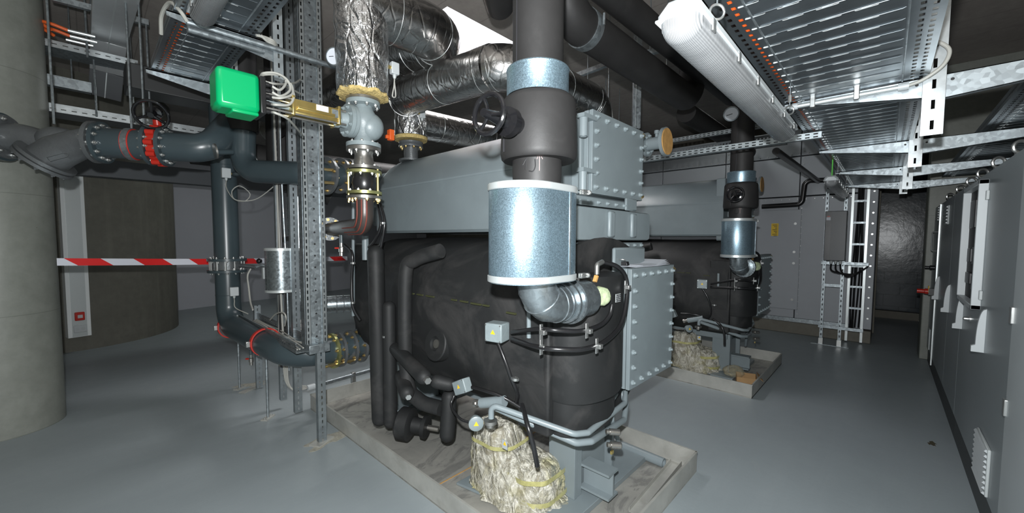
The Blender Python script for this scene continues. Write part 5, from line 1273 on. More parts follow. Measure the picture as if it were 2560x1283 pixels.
for i, (x, zb, lab) in enumerate(((2.90, 2.18, 'nearest slotted drop post with bracket arms, a pale cable looped over it'), (4.60, 2.25, 'second slotted drop post with bracket arms counted from the camera'), (6.15, 2.22, 'third slotted drop post with bracket arms counted from the camera'), (7.70, 2.30, 'farthest slotted drop post with bracket arms, toward the air handler'))):
    t = thing('tray_bracket', lab, 'tray bracket', (x, -0.14, zb), 'double armed tray brackets over the cabinets')
    m = MB().prism([(-0.04, 0), (0.04, 0), (0.04, 0.04), (0.037, 0.04), (0.037, 0.003), (-0.037, 0.003), (-0.037, 0.04), (-0.04, 0.04)], (x, -0.14, zb), (0, -1, 0), (1, 0, 0), (0, 0, 3.99-zb)); part('slotted_post', m, M['slot_post'], t)
    for s, y1 in ((1, 0.48), (-1, -1.15)):
        y0 = -0.14+0.041*s; zt = 2.468
        ta, tb = (0.10, 0.022) if s > 0 else (0.115, 0.03)
        m = MB().prism([(y0, zt), (y1, zt), (y1, zt-tb), (y0, zt-ta)], (x, 0, 0), (0, 1, 0), (0, 0, 1), (0.003, 0, 0))
        m.prism([(y0, zt), (y1, zt), (y1, zt-0.004), (y0, zt-0.004)], (x, 0, 0), (0, 1, 0), (0, 0, 1), (0.035, 0, 0)); m.prism([(y0, zt-ta), (y1, zt-tb), (y1, zt-tb+0.003), (y0, zt-ta+0.003)], (x, 0, 0), (0, 1, 0), (0, 0, 1), (0.035, 0, 0))
        arm = part('bracket_arm', m, M['galv'], t)
        for yy in (y0+0.02*s, y1-0.03*s): part('bolt_hole', MB().cyl((x-0.001, yy, zt-0.03), (x-0.0003, yy, zt-0.03), 0.007, 12), M['dark'], arm)
# conduit clipped to the nearest bracket
t = thing('bracket_conduit', 'bright conduit clipped along the nearest bracket arm, feeding the near strip light', 'conduit', (2.86, 0.2, 2.43))
part('conduit_tube', MB().cyl((2.87, 0.42, 2.435), (2.87, -0.02, 2.435), 0.0125, 14), M['band'], t)
for y in (0.43, -0.03): part('end_sleeve', MB().cyl((2.87, y-0.02, 2.435), (2.87, y+0.02, 2.435), 0.018, 14), M['white_plastic'], t)
for y in (0.34, 0.15): part('pipe_clamp', MB().bx((2.85, y-0.012, 2.41), (2.89, y+0.012, 2.50)), M['bolt'], t, bevel=0.003)
part('feed_cable', MB().tube(spline([(2.87, 0.44, 2.435), (2.80, 0.475, 2.42), (2.66, 0.47, 2.36), (2.60, 0.45, 2.29)], 6), 0.007, 8), M['white_plastic'], t)
part('loop_cable', MB().tube(spline([(2.87, -0.04, 2.435), (2.86, -0.10, 2.45), (2.85, -0.165, 2.50), (2.86, -0.18, 2.57), (2.88, -0.13, 2.63), (2.92, -0.10, 2.62)], 8), 0.0085, 10), M['cable'], t)

def strip_light(lab, x0, L, y, z, group, axis='x', ends=True):
    t = thing('strip_light', lab, 'strip light', (x0+L/2 if axis == 'x' else y, y if axis == 'x' else x0+L/2, z), group); ORG[t.name] = V((0, 0, 0))
    t.location = (x0+L/2, y, z) if axis == 'x' else (y, x0+L/2, z)
    if axis != 'x': t.rotation_euler = (0, 0, math.pi/2)
    h = L/2
    def ringp(x, k): 
        return [V((x, a*k, b*k)) for a, b in [(-0.058, 0.012), (-0.058, 0.03), (-0.03, 0.058), (0.03, 0.058), (0.058, 0.03), (0.058, 0.012)]]
    part('housing', MB().loft([ringp(-h, 0.75), ringp(-h+0.02, 1), ringp(h-0.02, 1), ringp(h, 0.75)]), M['white_plastic'], t, 'white moulded housing', bevel=0.002)
    prof = [(0.054, 0.012)]+[(0.054*math.cos(a), -0.008-0.045*math.sin(a)) for a in [math.pi*k/14 for k in range(15)]]+[(-0.054, 0.012)]
    def pr(x, k): return [V((x, a*k, 0.012+(b-0.012)*k)) for a, b in prof]
    part('diffuser', MB().loft([pr(-h+0.005, 0.6), pr(-h+0.02, 0.9), pr(-h+0.05, 1), pr(h-0.05, 1), pr(h-0.02, 0.9), pr(h-0.005, 0.6)]), M['diffuser'], t, 'ribbed clear diffuser', sharp=50)
    part('diffuser_rim', MB().bx((-h+0.003, -0.061, 0.006), (h-0.003, 0.061, 0.014)), M['white_plastic'], t, bevel=0.003)
    for k in range(6):
        for s in (-1, 1):
            x = -h+0.12+k*(L-0.24)/5; part('toggle_clip', MB().bx((x-0.012, s*0.059-0.003, -0.012), (x+0.012, s*0.059+0.003, 0.022)), M['bolt'], t, bevel=0.002)
    for x in (-h+0.22, h-0.12):
        k = part('suspension_hook', MB().torus((x, -0.035, 0.09), (0.7, 0.7, 0), 0.022, 0.004, 20, 8), M['bolt'], t)
        part('suspension_wire', MB().cyl((x, -0.035, 0.11), (x, -0.035, 3.97-z), 0.0025, 6), M['galv'], k); part('wire_crimp', MB().cyl((x, -0.035, 0.13), (x, -0.035, 0.165), 0.009, 8), M['bolt'], k)
    return t
SG = 'moulded strip lights hung under the trays'
s1 = strip_light('long white strip light with a ribbed clear diffuser, nearest, hung beside the perforated tray', 1.10, 1.57, 0.435, 2.245, SG)
part('green_cord', MB().tube(spline([(-0.68, 0.0, 0.055), (-0.68, 0.002, 0.2), (-0.66, 0.01, 0.6), (-0.66, 0.0, 1.7)], 5), 0.004, 6), mat('green_cord', (0.10, 0.55, 0.06), 0.5), s1)
s2 = strip_light('small far strip light hung in line beyond the near one, over the drive cabinet', 5.1, 1.57, 0.43, 2.245, SG)
part('green_cord', MB().tube([(-0.70, 0.0, 0.055), (-0.70, 0.0, 0.24)], 0.006, 6), bpy.data.materials['green_cord'], s2)
strip_light('unlit dusty strip light end poking in at the top left under the tray', 1.1, 1.57, 0.45, 2.80, SG, axis='y')
# crossing struts
M['strut_y'] = slotted('slotted_strut_along_y', 1, 2, 0.05, 0.028, 0.009, (0.0, 0.022), (0.42, 0.47, 0.49))
for (x, y0, y1, z, lab) in ((3.72, 0.38, 2.1, 2.42, 'slotted steel rail crossing in front of the far riser below the tray'), (5.2, 0.9, 3.3, 2.92, 'slotted steel rail crossing high behind the far riser')):
    t = thing('strut_rail', lab, 'steel rail', (x, (y0+y1)/2, z)); h = 0.066
    part('rail_channel', MB().prism([(0, -0.011), (0, 0.035), (0.045, 0.035), (0.045, 0.032), (0.003, 0.032), (0.003, -0.008), (0.045, -0.008), (0.045, -0.011)], (x, y0, z), (1, 0, 0), (0, 0, 1), (0, y1-y0, 0)), M['strut_y'], t)
    for y in (y0+0.25, y1-0.25): part('hanger_rod', MB().cyl((x+0.02, y, z), (x+0.02, y, 3.99), 0.005, 8), M['galv'], t)
ht = cable_tray('perforated cable tray crossing high behind the outlet nozzle', (5.5, 2.2, 2.78), 2.6, 0.40, axis='y', orange=False, cables=2)
for x_ in (-0.9, 0.9):
    for y_ in (-0.21, 0.21): part('hanger_rod', MB().cyl((x_, y_, 0.0), (x_, y_, 1.21), 0.005, 8), M['galv'], ht)
    part('tray_rail', MB().bx((x_-0.02, -0.24, -0.035), (x_+0.02, 0.24, -0.005)), M['galv'], ht)
# vertical hanger by the hinged box and short ceiling rails
def strut_hanger(lab, x, y, z0):
    t = thing('strut_hanger', lab, 'steel hanger', (x, y, z0))
    part('hanger_channel', cchan('c', None, (x, y, z0), (x, y, 3.99), 0.075, 0.045, 0.003, (-0.75, -0.66, 0), 2, 0), M['galv'], t); return t
q = at(1590, 322, y=1.9); strut_hanger('bright steel hanger rising from behind the hinged bolted box to the ceiling', q.x, q.y, q.z)
for (pa, pb, z, lab) in (((1440, 190), (1545, 150), 3.45, 'short bright rail under the ceiling above the foil elbow'), ((1600, 138), (1685, 115), 3.45, 'short bright rail under the ceiling right of the black lagged pipe')):
    a, b = at(*pa, z=z), at(*pb, z=z); t = thing('ceiling_rail', lab, 'steel rail', (a+b)/2)
    part('rail_channel', MB().bar(a, b, 0.045, 0.045), M['galv'], t)
    for k in (0.3, 0.8): p = a.lerp(b, k); part('hanger_rod', MB().cyl((p.x, p.y, z-0.35), (p.x, p.y, 3.99), 0.005, 8), M['galv'], t)

# ---- top left: tray with brackets, trunking, rails
cable_tray('dark perforated cable tray above the header pipe handwheel', (0.57, 2.85, 2.90), 2.4, 0.40, axis='y', cables=3)
for (y, lab) in ((4.03, 'tray bracket with a slotted post left of the green actuator'), (2.92, 'tray bracket carrying two conduits at the top left')):
    t = thing('tray_bracket', lab, 'tray bracket', (0.6, y, 2.85))
    part('bracket_arm', MB().prism([(0.34, 2.895), (0.86, 2.895), (0.86, 2.78), (0.34, 2.865)], (0, y, 0), (1, 0, 0), (0, 0, 1), (0, 0.004, 0)).bx((0.34, y, 2.888), (0.86, y+0.04, 2.895)), M['galv'], t)
    part('slotted_post', cchan('c', None, (0.885, y, 2.66), (0.885, y, 3.99), 0.055, 0.045, 0.003, (-0.1, -1, 0), 2, 0), slotted('slotted_post_%d' % int(y*10), 2, 0, 0.06, 0.03, 0.011, (0.285,)), t)
for k, z in ((0, 2.845), (1, 2.80)):
    t = solo('conduit', ('upper' if k == 0 else 'lower')+' bright conduit crossing from the top left bracket to the uprights', 'conduit', MB().cyl((0.42, 2.88-0.02*k, z+0.0), (1.36 if k == 0 else 0.80, 2.90, z+0.02), 0.018, 14), M['galv'])
m = MB().tube(spline([(0.42, 2.86, 2.84), (0.39, 2.85, 2.88), (0.36, 2.95, 2.95), (0.34, 3.1, 2.93), (0.345, 3.2, 2.86)], 6), 0.010, 8); solo('grey_cable', 'pale grey cable curling down beside the top left tray edge', 'cable', m, M['cable'])
for k in range(3):
    m = MB().tube(spline([at(640+k*6, 88, y=2.85), at(668, 95+k*4, y=2.86), at(690, 110+k*3, y=2.9), at(700, 150, y=3.2), at(704, 185, y=3.5)], 6), 0.008, 8); solo('grey_cable', ('first', 'second', 'third')[k]+' of three pale cables leaving the lower top left conduit', 'cable', m, M['cable'])
# closed sheet trunking
p = at(330, 300, z=2.85); hr = thing('hanger_rod', 'twin rods holding the slotted tray just above the header pipe', 'hanger rod', p)
for dx in (-0.25, 0.02): part('rod', MB().cyl((p.x+dx, p.y+0.1, 2.85), (p.x+dx, p.y+0.1, 3.99), 0.008, 8), M['galv'], hr)
t = thing('sheet_trunking', 'closed grey sheet metal trunking stepping down overhead at the top left', 'trunking', at(270, 115, d=4.0))
pp = [at(296, -30, d=2.9), at(272, 108, d=3.9), at(267, 182, d=4.15), at(262, 245, d=4.25)]
nrm = [V((0, -0.35, -1)), V((0, -0.6, -0.9)), V((0, -0.85, -0.5)), V((0, -0.2, -1))]
for i in range(3):
    a, b = pp[i], pp[i+1]; d_ = (b-a).normalized(); s = V((1, -0.12, 0)); s = (s-d_*s.dot(d_)).normalized(); u = d_.cross(s).normalized()
    if u.z < 0: u = -u
    m = MB().prism([(-0.125, 0), (0.125, 0), (0.125, 0.07), (-0.125, 0.07)], a, s, u, b-a)
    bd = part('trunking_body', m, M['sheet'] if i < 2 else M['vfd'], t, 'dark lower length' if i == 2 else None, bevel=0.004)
    rm = MB().prism([(-0.004, -0.004), (0.004, -0.004), (0.004, 0.0), (-0.004, 0.0)], a+s*0.0, s, u, b-a); part('cover_joint', rm, M['band'], bd)
t = thing('cable_tray', 'slotted cable tray running left to right past the sheet trunking', 'cable tray', at(230, 135, z=3.4))
a, b = at(60, 98, z=3.40), at(345, 168, z=3.40)
L_ = b.x-a.x; y_ = (a.y+b.y)/2
mt = slotted('slotted_tray_x', 0, 2, 0.07, 0.035, 0.008, (0.03,), (0.40, 0.43, 0.44))
ORG[t.name] = V((0, 0, 0)); t.location = (a.x, y_, 3.40)
part('tray_side', MB().bx((0, 0, 0), (L_, 0.002, 0.06)), mt, t); part('tray_bottom', MB().bx((0, 0, -0.002), (L_, 0.3, 0)), M['galv'], t); part('tray_side', MB().bx((0, 0.298, 0), (L_, 0.3, 0.06)), mt, t)
t = thing('cable_tray', 'slotted cable tray running left to right just above the header pipe', 'cable tray', at(330, 310, z=2.85))
a, b = at(60, 268, z=2.85), at(560, 345, z=2.85); L_ = b.x-a.x; y_ = (a.y+b.y)/2
ORG[t.name] = V((0, 0, 0)); t.location = (a.x, y_, 2.85)
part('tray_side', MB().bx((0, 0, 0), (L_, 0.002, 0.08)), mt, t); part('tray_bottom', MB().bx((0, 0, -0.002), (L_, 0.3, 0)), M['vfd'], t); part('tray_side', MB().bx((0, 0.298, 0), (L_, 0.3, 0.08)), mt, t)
a, b = at(60, 188, z=3.15), at(228, 222, z=3.15)
t = thing('strut_rail', 'plain pale steel rail between the two left to right trays', 'steel rail', (a+b)/2); part('rail_channel', MB().bar(a, b, 0.08, 0.10), M['galv'], t)
for k in (0.25, 0.7): p = a.lerp(b, k); part('hanger_rod', MB().cyl((p.x, p.y, p.z), (p.x, p.y, 3.99), 0.006, 8), M['galv'], t)
a, b = at(130, -5, z=3.7), at(372, 58, z=3.7)
solo('strut_rail', 'ceiling rail behind the top of the sheet trunking', 'steel rail', MB().bar(a, b, 0.045, 0.05), M['galv'])
p = at(365, 60, z=3.68); solo('hanger_rod', 'thin rod hanging from the end of the ceiling rail by the trunking', 'hanger rod', MB().cyl(p, (p.x, p.y, 2.9), 0.008, 8), M['galv'])
p = at(218, 130, z=3.4); solo('hanger_rod', 'short dark rod beside the left edge of the sheet trunking', 'hanger rod', MB().cyl((p.x, p.y, 3.35), (p.x, p.y, 3.99), 0.009, 8), M['galv'])
for k, (px, py) in enumerate(((170, 76), (175, 90), (165, 99))):
    a, b = at(px, py, z=3.5), at(px+68, py+16, z=3.5)
    t = thing('cable_tail', ('topmost', 'middle', 'lowest')[k]+' of the three metal cable ends poking left from the sheet trunking', 'cable', a); part('metal_sleeve', MB().cyl(a, b, 0.014, 10), M['band'], t)
    if k < 2: part('orange_tail', MB().tube(spline([a, a+V((-0.10, 0.0, 0.02)), a+V((-0.17, 0.05, 0.03)), a+V((-0.10, 0.1, 0.0))], 5), 0.014, 8), M['orange'], t)
m = MB().bx((0.30, 5.2, 3.05), (1.6, 5.55, 3.28)); solo('ventilation_duct', 'dark flat duct beneath the ceiling between the trunking and green actuator', 'duct', m, M['plinth'], bevel=0.01)

# ================================================================ control cabinets on the right
YC = -0.47
def enclosure(x0, x1, lab, mt=None, y=YC, z1=2.12, label_doors=None, seams=()):
    t = thing('control_cabinet', lab, 'cabinet', ((x0+x1)/2, y-0.25, 0), 'row of grey control cabinets')
    mt = mt or M['cabinet']
    b = part('cabinet_body', MB().bx((x0+0.003, y-0.5, 0.185), (x1-0.003, y-0.022, z1)), mt, t, bevel=0.004)
    part('plinth', MB().bx((x0+0.003, y-0.5, 0.0), (x1-0.003, y-0.012, 0.185)), M['plinth'], t, 'black plinth')
    xs = [x0]+list(seams)+[x1]
    dr = []
    for a, c in zip(xs[:-1], xs[1:]): dr.append(part('cabinet_door', MB().bx((a+0.004, y-0.02, 0.20), (c-0.004, y, z1-0.012)), mt, t, bevel=0.006))
    return t, dr
def vent(par, x0, x1, z0, z1, y=YC):
    f = part('vent_frame', MB().bx((x0, y, z0), (x1, y+0.014, z1)), M['grey_plastic'], par, bevel=0.005)
    return f
def vent_t(par_door, x0, x1, z0, z1, y=YC):
    f = vent(par_door, x0, x1, z0, z1, y); 
    return f
def louvres(x0, x1, z0, z1, y, m): 
    n = max(4, int((z1-z0)/0.03)); 
    for i in range(n): 
        z = z0+(z1-z0)*(i+0.5)/n; m.box(((x0+x1)/2, y+0.016, z), (x1-x0-0.03, 0.016, (z1-z0)/n*0.45), Matrix.Rotation(0.6, 3, 'X'))
    return m
def fin(par, x, z, y=YC):
    """pale lever handle: stepped foot with a curved tapering blade"""
    pts = [(0, 0), (0.055, 0.0), (0.055, 0.036), (0.038, 0.046)]
    for k in range(9):
        a = k/8; pts.append((0.035*math.cos(a*math.pi/2)**0.8+0.003, 0.055+0.215*math.sin(a*math.pi/2)))
    pts.append((0, 0.275))
    return part('lever_handle', MB().prism(pts, (x, y, z), (0, 1, 0), (0, 0, 1), (0.03, 0, 0)), M['white_plastic'], par, 'pale curved lever handle', bevel=0.004)
def eye(par, x, y=-0.52, z=2.12):
    m = MB().torus((x, y, z+0.055), (1, 0.5, 0), 0.032, 0.009, 24, 8); m.cyl((x, y, z), (x, y, z+0.025), 0.022, 16); return part('lifting_eye', m, M['bolt'], par)
t1, d1 = enclosure(3.035, 4.90, 'long grey control cabinet with a projecting glazed window frame and louvred vent')
fin(d1[0], 3.78, 0.96); fin(d1[0], 4.76, 0.95)
for x in (3.55, 4.15, 4.74): eye(t1, x)
v_ = vent(d1[0], 3.36, 3.74, 0.23, 0.50); part('vent_louvres', louvres(3.36, 3.74, 0.23, 0.50, YC, MB()), M['white_plastic'], d1[0])
part('door_key', MB().lathe((4.36, YC, 1.09), (0, 1, 0), [(0, 0.024), (0.01, 0.024), (0.012, 0.015), (0.035, 0.013), (0.04, 0.006)], 20), M['bolt'], d1[0])
wx0, wx1, wz0, wz1, wy = 4.0, 4.74, 1.20, 2.055, -0.425
wf = MB(); wf.bx((wx0, YC, wz0), (wx0+0.028, wy, wz1)); wf.bx((wx1-0.03, YC, wz0), (wx1, wy, wz1)); wf.bx((wx0, YC, wz0), (wx1, wy, wz0+0.03)); wf.bx((wx0, YC, wz1-0.03), (wx1, wy, wz1))
w_f = part('window_frame', wf, M['white_plastic'], t1, 'projecting pale window frame', bevel=0.003)
part('window_recess', MB().bx((wx0+0.028, YC+0.001, wz0+0.03), (wx1-0.03, YC+0.003, wz1-0.03)), M['dark'], w_f)
for k, (x, z, sx, sz) in enumerate(((4.45, 1.85, 0.22, 0.20), (4.22, 1.90, 0.10, 0.16), (4.50, 1.55, 0.14, 0.10), (4.30, 1.55, 0.08, 0.12), (4.50, 1.38, 0.2, 0.08), (4.25, 1.36, 0.1, 0.1))):
    part('panel_meter', MB().bx((x-sx/2, YC+0.003, z-sz/2), (x+sx/2, YC+0.02, z+sz/2)), M['black_plastic'], w_f, bevel=0.004)
for z in (1.95, 1.30): part('frame_hinge', MB().bx((wx0-0.035, YC, z-0.03), (wx0, YC+0.015, z+0.03)), M['grey_plastic'], w_f, bevel=0.003)
t2, d2 = enclosure(4.90, 7.10, 'middle grey control cabinets with pale lever handles and a slim vent', seams=(5.82,))
fin(d2[0], 5.70, 0.96)
for x in (5.3, 6.0, 6.9): eye(t2, x)
vent(d2[1], 6.18, 6.52, 1.83, 2.03); part('vent_louvres', louvres(6.18, 6.52, 1.83, 2.03, YC, MB()), M['white_plastic'], d2[1])
fin(d2[1], 6.78, 0.97)
t3, d3 = enclosure(7.10, 7.93, 'far end grey control cabinet with a red emergency switch and bar handle')
vent(d3[0], 7.16, 7.48, 1.90, 2.08); part('vent_louvres', louvres(7.16, 7.48, 1.90, 2.08, YC, MB()), M['white_plastic'], d3[0]); vent(d3[0], 7.48, 7.72, 0.23, 0.50)
part('edge_trim', MB().bx((7.10, YC, 0.115), (7.115, YC+0.012, 2.10)), M['band'], t3)
part('bar_handle', MB().tube(arc_path([(7.3, YC, 1.77), (7.3, YC+0.05, 1.77), (7.3, YC+0.05, 1.53), (7.3, YC, 1.53)], 0.015), 0.008, 10), M['bolt'], t3)
sw = part('switch_shaft', MB().bx((7.18, YC, 0.98), (7.28, YC+0.06, 1.06)), M['black_plastic'], t3)
part('rotary_switch', MB().lathe((7.23, YC+0.06, 1.02), (0, 1, 0), [(0, 0.035), (0.03, 0.035), (0.035, 0.028), (0.10, 0.028)], 16), M['red'], t3, 'red rotary emergency switch')
part('switch_plate', MB().bx((7.185, YC+0.055, 1.01), (7.275, YC+0.062, 1.09)), M['yellow'], t3, 'yellow switch plate')
part('selector_knob', MB().lathe((7.5, YC, 1.31), (0, 1, 0), [(0, 0.03), (0.04, 0.03), (0.05, 0.02), (0.09, 0.02)], 14), M['black_plastic'], t3)
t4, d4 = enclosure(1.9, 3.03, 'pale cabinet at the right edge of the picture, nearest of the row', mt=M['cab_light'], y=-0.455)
for z in (0.85, 1.3): part('door_hinge', MB().bx((2.99, -0.47, z-0.04), (3.03, -0.445, z+0.04)), M['bolt'], t4, bevel=0.003)

# ================================================================ drive unit, frame and cable ladder at the air handler
FX = 8.0
def Yp(px, py, x=FX): return at(px, py, x=x)
m1 = slotted('slotted_frame_strut', 2, 1, 0.06, 0.03, 0.012, (0.0,), (0.34, 0.34, 0.32))
t = thing('drive_stand', 'slotted steel floor stand carrying the dark drive unit', 'steel stand', (FX, 0.58, 0))
ORG_y = []
for px0, px1 in ((2073, 2050), (2122, 2094)):
    y_ = Yp((px0+px1)/2, 650).y; f = part('frame_post', MB().bx((FX-0.02, y_-0.02, 0.0), (FX+0.02, y_+0.02, 2.50)), M['galv'], t)
    for k in range(30): part('post_slot', MB().bx((FX-0.0215, y_-0.006, 0.14+k*0.08), (FX-0.0205, y_+0.006, 0.175+k*0.08)), M['dark'], f)
    part('foot_bracket', MB().bx((FX-0.035, y_-0.03, 0), (FX+0.02, y_+0.03, 0.10)), M['bolt'], t, bevel=0.003); ORG_y.append(y_)
part('foot_plate', MB().bx((FX-0.06, ORG_y[1]-0.12, 0), (FX+0.04, ORG_y[0]+0.12, 0.006)), M['galv'], t)
for z, ya, yb in ((1.28, 0.18, 0.74), (0.93, ORG_y[1], ORG_y[0]), (0.27, 0.20, 0.74), (2.48, 0.20, ORG_y[1]+0.02)):
    part('cross_rail', MB().bx((FX-0.045, ya, z), (FX-0.02, yb, z+0.045)), M['galv'], t)
t = thing('drive_unit', 'dark grey variable speed drive with a keypad on the slotted frame', 'drive unit', (FX-0.1, 0.58, 1.345))
a, b = Yp(2067, 530), Yp(2115, 652)
db = part('drive_housing', MB().bx((FX-0.20, b.y, b.z), (FX-0.045, a.y, a.z)), M['vfd'], t, bevel=0.008)
part('keypad_strip', MB().bx((FX-0.204, a.y-0.075, b.z+0.01), (FX-0.2, a.y-0.012, a.z-0.01)), M['black_plastic'], db)
part('display', MB().bx((FX-0.207, a.y-0.068, a.z-0.14), (FX-0.204, a.y-0.018, a.z-0.095)), M['paper'], db, 'pale display')
part('maker_mark', MB().bx((FX-0.207, a.y-0.06, a.z-0.088), (FX-0.204, a.y-0.026, a.z-0.075)), M['red'], db, 'small red mark')
for i in range(4):
    for j in range(4): part('key', MB().bx((FX-0.206, a.y-0.066+i*0.013, a.z-0.17-j*0.022), (FX-0.204, a.y-0.056+i*0.013, a.z-0.158-j*0.022)), M['vfd'], db)
for k in range(3):
    y_ = b.y+0.06+k*0.055; part('cable_gland', MB().cyl((FX-0.12, y_, b.z), (FX-0.12, y_, b.z-0.05), 0.02, 12), M['grey_plastic'], t)
    part('drive_cable', MB().tube(spline([(FX-0.12, y_, b.z-0.04), (FX-0.13, y_-0.02, b.z-0.16), (FX-0.13, 0.40-k*0.01, b.z-0.24+0.02*k), (FX-0.1, 0.28, b.z-0.16), (FX+0.3, 0.2, b.z-0.10)], 6), 0.012, 8), M['hose'], t)
LX = 8.46
t = thing('cable_ladder', 'bright steel cable ladder standing at the corner of the air handling unit', 'cable ladder', (LX, 0.33, 0))
yl, yr = Yp(2125, 650, LX).y, Yp(2163, 650, LX).y
for y_ in (yl, yr): part('ladder_side', MB().bx((LX-0.03, y_-0.018, 0.02), (LX+0.0, y_+0.018, 2.52)), M['band'], t, bevel=0.002)
for py in (503, 557, 611, 666, 718, 772): 
    z = Yp(2150, py, LX).z; part('ladder_rung', MB().bx((LX-0.022, yr, z-0.016), (LX-0.002, yl, z+0.016)), M['galv'], t)
for k in range(4):
    pts = [(LX+0.0+0.004*k, yl-0.05-0.03*k+0.018*math.sin(z*2+k), z) for z in [0.25+0.28*i for i in range(9)]]; part('ladder_cable', MB().tube(spline(pts, 3), 0.012, 8), M['hose'], t)

# ================================================================ things lying in the trays and on the machine
def blob(c, r, seed, n=46, amp=0.12, sharp_k=7):
    rnd = random.Random(seed); w = [(V((rnd.gauss(0, 1), rnd.gauss(0, 1), rnd.gauss(0, 1)))*s, rnd.uniform(0, 6), a) for s, a in [(2.2, 1.0)]*5+[(5, 0.5)]*7+[(11, 0.28)]*8]
    m = MB(); rings = []
    for i in range(n//2+1):
        ph = min(max(math.pi*i/(n//2), 0.03), math.pi-0.03); row = []
        for k in range(n):
            th = 2*math.pi*k/n; d = V((math.sin(ph)*math.cos(th), math.sin(ph)*math.sin(th), math.cos(ph)))
            s = sum(a*(1-abs(math.sin(d.dot(q)+p0)))for q, p0, a in w)/8.5
            k_ = 1+amp*(s*2-1)*1.6
            p = V(c)+V((d.x*r[0], d.y*r[1], d.z*r[2]))*k_; p.z = max(p.z, 0.045+0.01*math.sin(th*5)); row.append(p)
        rings.append(row)
    return m.loft(rings)
def facet(c, r, seed, n=84, planes=70, lo=0.80):
    """crumpled film: cut by random planes, then creased"""
    rnd = random.Random(seed); N = []
    for _ in range(planes):
        d = V((rnd.gauss(0, 1), rnd.gauss(0, 1), rnd.gauss(0, 1))).normalized(); N.append((d, rnd.uniform(lo, 1.0)))
    W = [(V((rnd.gauss(0, 1), rnd.gauss(0, 1), rnd.gauss(0, 1)*0.5))*9, rnd.uniform(0, 6)) for _ in range(10)]
    m = MB(); rings = []
    for i in range(n//2+1):
        ph = min(max(math.pi*i/(n//2), 0.03), math.pi-0.03); row = []
        for k in range(n):
            th = 2*math.pi*k/n; d = V((math.sin(ph)*math.cos(th), math.sin(ph)*math.sin(th), math.cos(ph)))
            dd = (d+V([0.10*math.sin(q.dot(d)*0.8+p0) for q, p0 in W[:3]])).normalized()
            k_ = min(h/max(1e-3, dd.dot(a)) if dd.dot(a) > 0.3 else 9 for a, h in N)
            cr = sum((1-abs(math.sin(q.dot(d)*1.1+p0)))**3 for q, p0 in W)/10
            k_ = min(k_, 1.25)*(0.94+0.16*cr)
            p = V(c)+V((d.x*r[0], d.y*r[1], d.z*r[2]))*k_; p.z = max(p.z, 0.045+0.008*math.sin(th*7)); row.append(p)
        rings.append(row)
    return m.loft(rings)
t = thing('wrapped_pump', 'pump wrapped in crumpled yellowish plastic film on a grey base plate, nearer tray', 'wrapped pump', (1.85, 1.75, 0.03), 'pumps wrapped in plastic film')
part('base_plate', MB().prism([(1.62, 2.02), (1.74, 1.36), (2.25, 1.25), (2.2, 2.0)], (0, 0, 0.014), (1, 0, 0), (0, 1, 0), (0, 0, 0.018)), M['paint'], t, bevel=0.003)
def drape(levels, seed, nf=9, n=130, amp=0.10):
    """film pulled over a shape: levels of (z, cx, cy, rx, ry), folds slanting round it"""
    rnd = random.Random(seed); W = [(rnd.randint(3, 5), rnd.uniform(0, 6), rnd.uniform(3, 9), 1.0), (rnd.randint(7, 9), rnd.uniform(0, 6), rnd.uniform(-14, 14), 0.7), (rnd.randint(13, 17), rnd.uniform(0, 6), rnd.uniform(-20, 20), 0.45), (rnd.randint(23, 29), rnd.uniform(0, 6), rnd.uniform(-30, 30), 0.25)]
    L = [V(q) for q in []]; sub = []
    for a, b in zip(levels[:-1], levels[1:]):
        for k in range(8): sub.append([a[i]+(b[i]-a[i])*k/8 for i in range(5)])
    sub.append(levels[-1]); rings = []
    for z, cx, cy, rx, ry in sub:
        row = []
        for k in range(n):
            th = 2*math.pi*k/n; f = sum(w*((1-abs(math.sin(m_*th/2*1.0+p0+q*z)))**2-0.35) for m_, p0, q, w in [(2*m__, p, q_, w_) for m__, p, q_, w_ in W])/2.4
            e = 2/2.5; cs, sn = math.cos(th), math.sin(th)
            x = math.copysign(abs(cs)**e, cs); y = math.copysign(abs(sn)**e, sn); kk = 1+amp*f*1.5
            row.append(V((cx+rx*x*kk, cy+ry*y*kk, z+0.006*math.sin(th*5+z*20))))
        rings.append(row)
    return m_loft(rings)
def m_loft(r_): return MB().loft(r_)
A_ = [(0.035, 1.86, 1.72, 0.225, 0.32), (0.12, 1.85, 1.73, 0.205, 0.29), (0.24, 1.82, 1.78, 0.165, 0.225), (0.34, 1.81, 1.80, 0.145, 0.185), (0.42, 1.80, 1.80, 0.135, 0.155), (0.465, 1.80, 1.80, 0.115, 0.13), (0.485, 1.80, 1.80, 0.07, 0.07), (0.49, 1.80, 1.80, 0.01, 0.01)]
B_ = [(0.035, 1.90, 1.56, 0.19, 0.19), (0.10, 1.89, 1.56, 0.175, 0.175), (0.19, 1.89, 1.565, 0.165, 0.165), (0.25, 1.89, 1.57, 0.14, 0.14), (0.285, 1.895, 1.58, 0.09, 0.09), (0.29, 1.90, 1.58, 0.01, 0.01)]
pm = mat('beige_pump_paint', (0.30, 0.27, 0.21), 0.5)
m = MB().lathe((1.80, 1.80, 0.035), (0, 0, 1), [(0, 0.13), (0.05, 0.13), (0.06, 0.11), (0.16, 0.10), (0.18, 0.12), (0.21, 0.12), (0.22, 0.10), (0.36, 0.095), (0.40, 0.05)], 28); part('pump_casing', m, pm, t, 'beige pump casing seen through the film')
m = MB().lathe((1.86, 1.72, 0.13), (0.25, -1, 0), [(0, 0.07), (0.02, 0.10), (0.20, 0.10), (0.21, 0.115), (0.23, 0.115), (0.235, 0.08)], 28); part('pump_motor', m, pm, t)
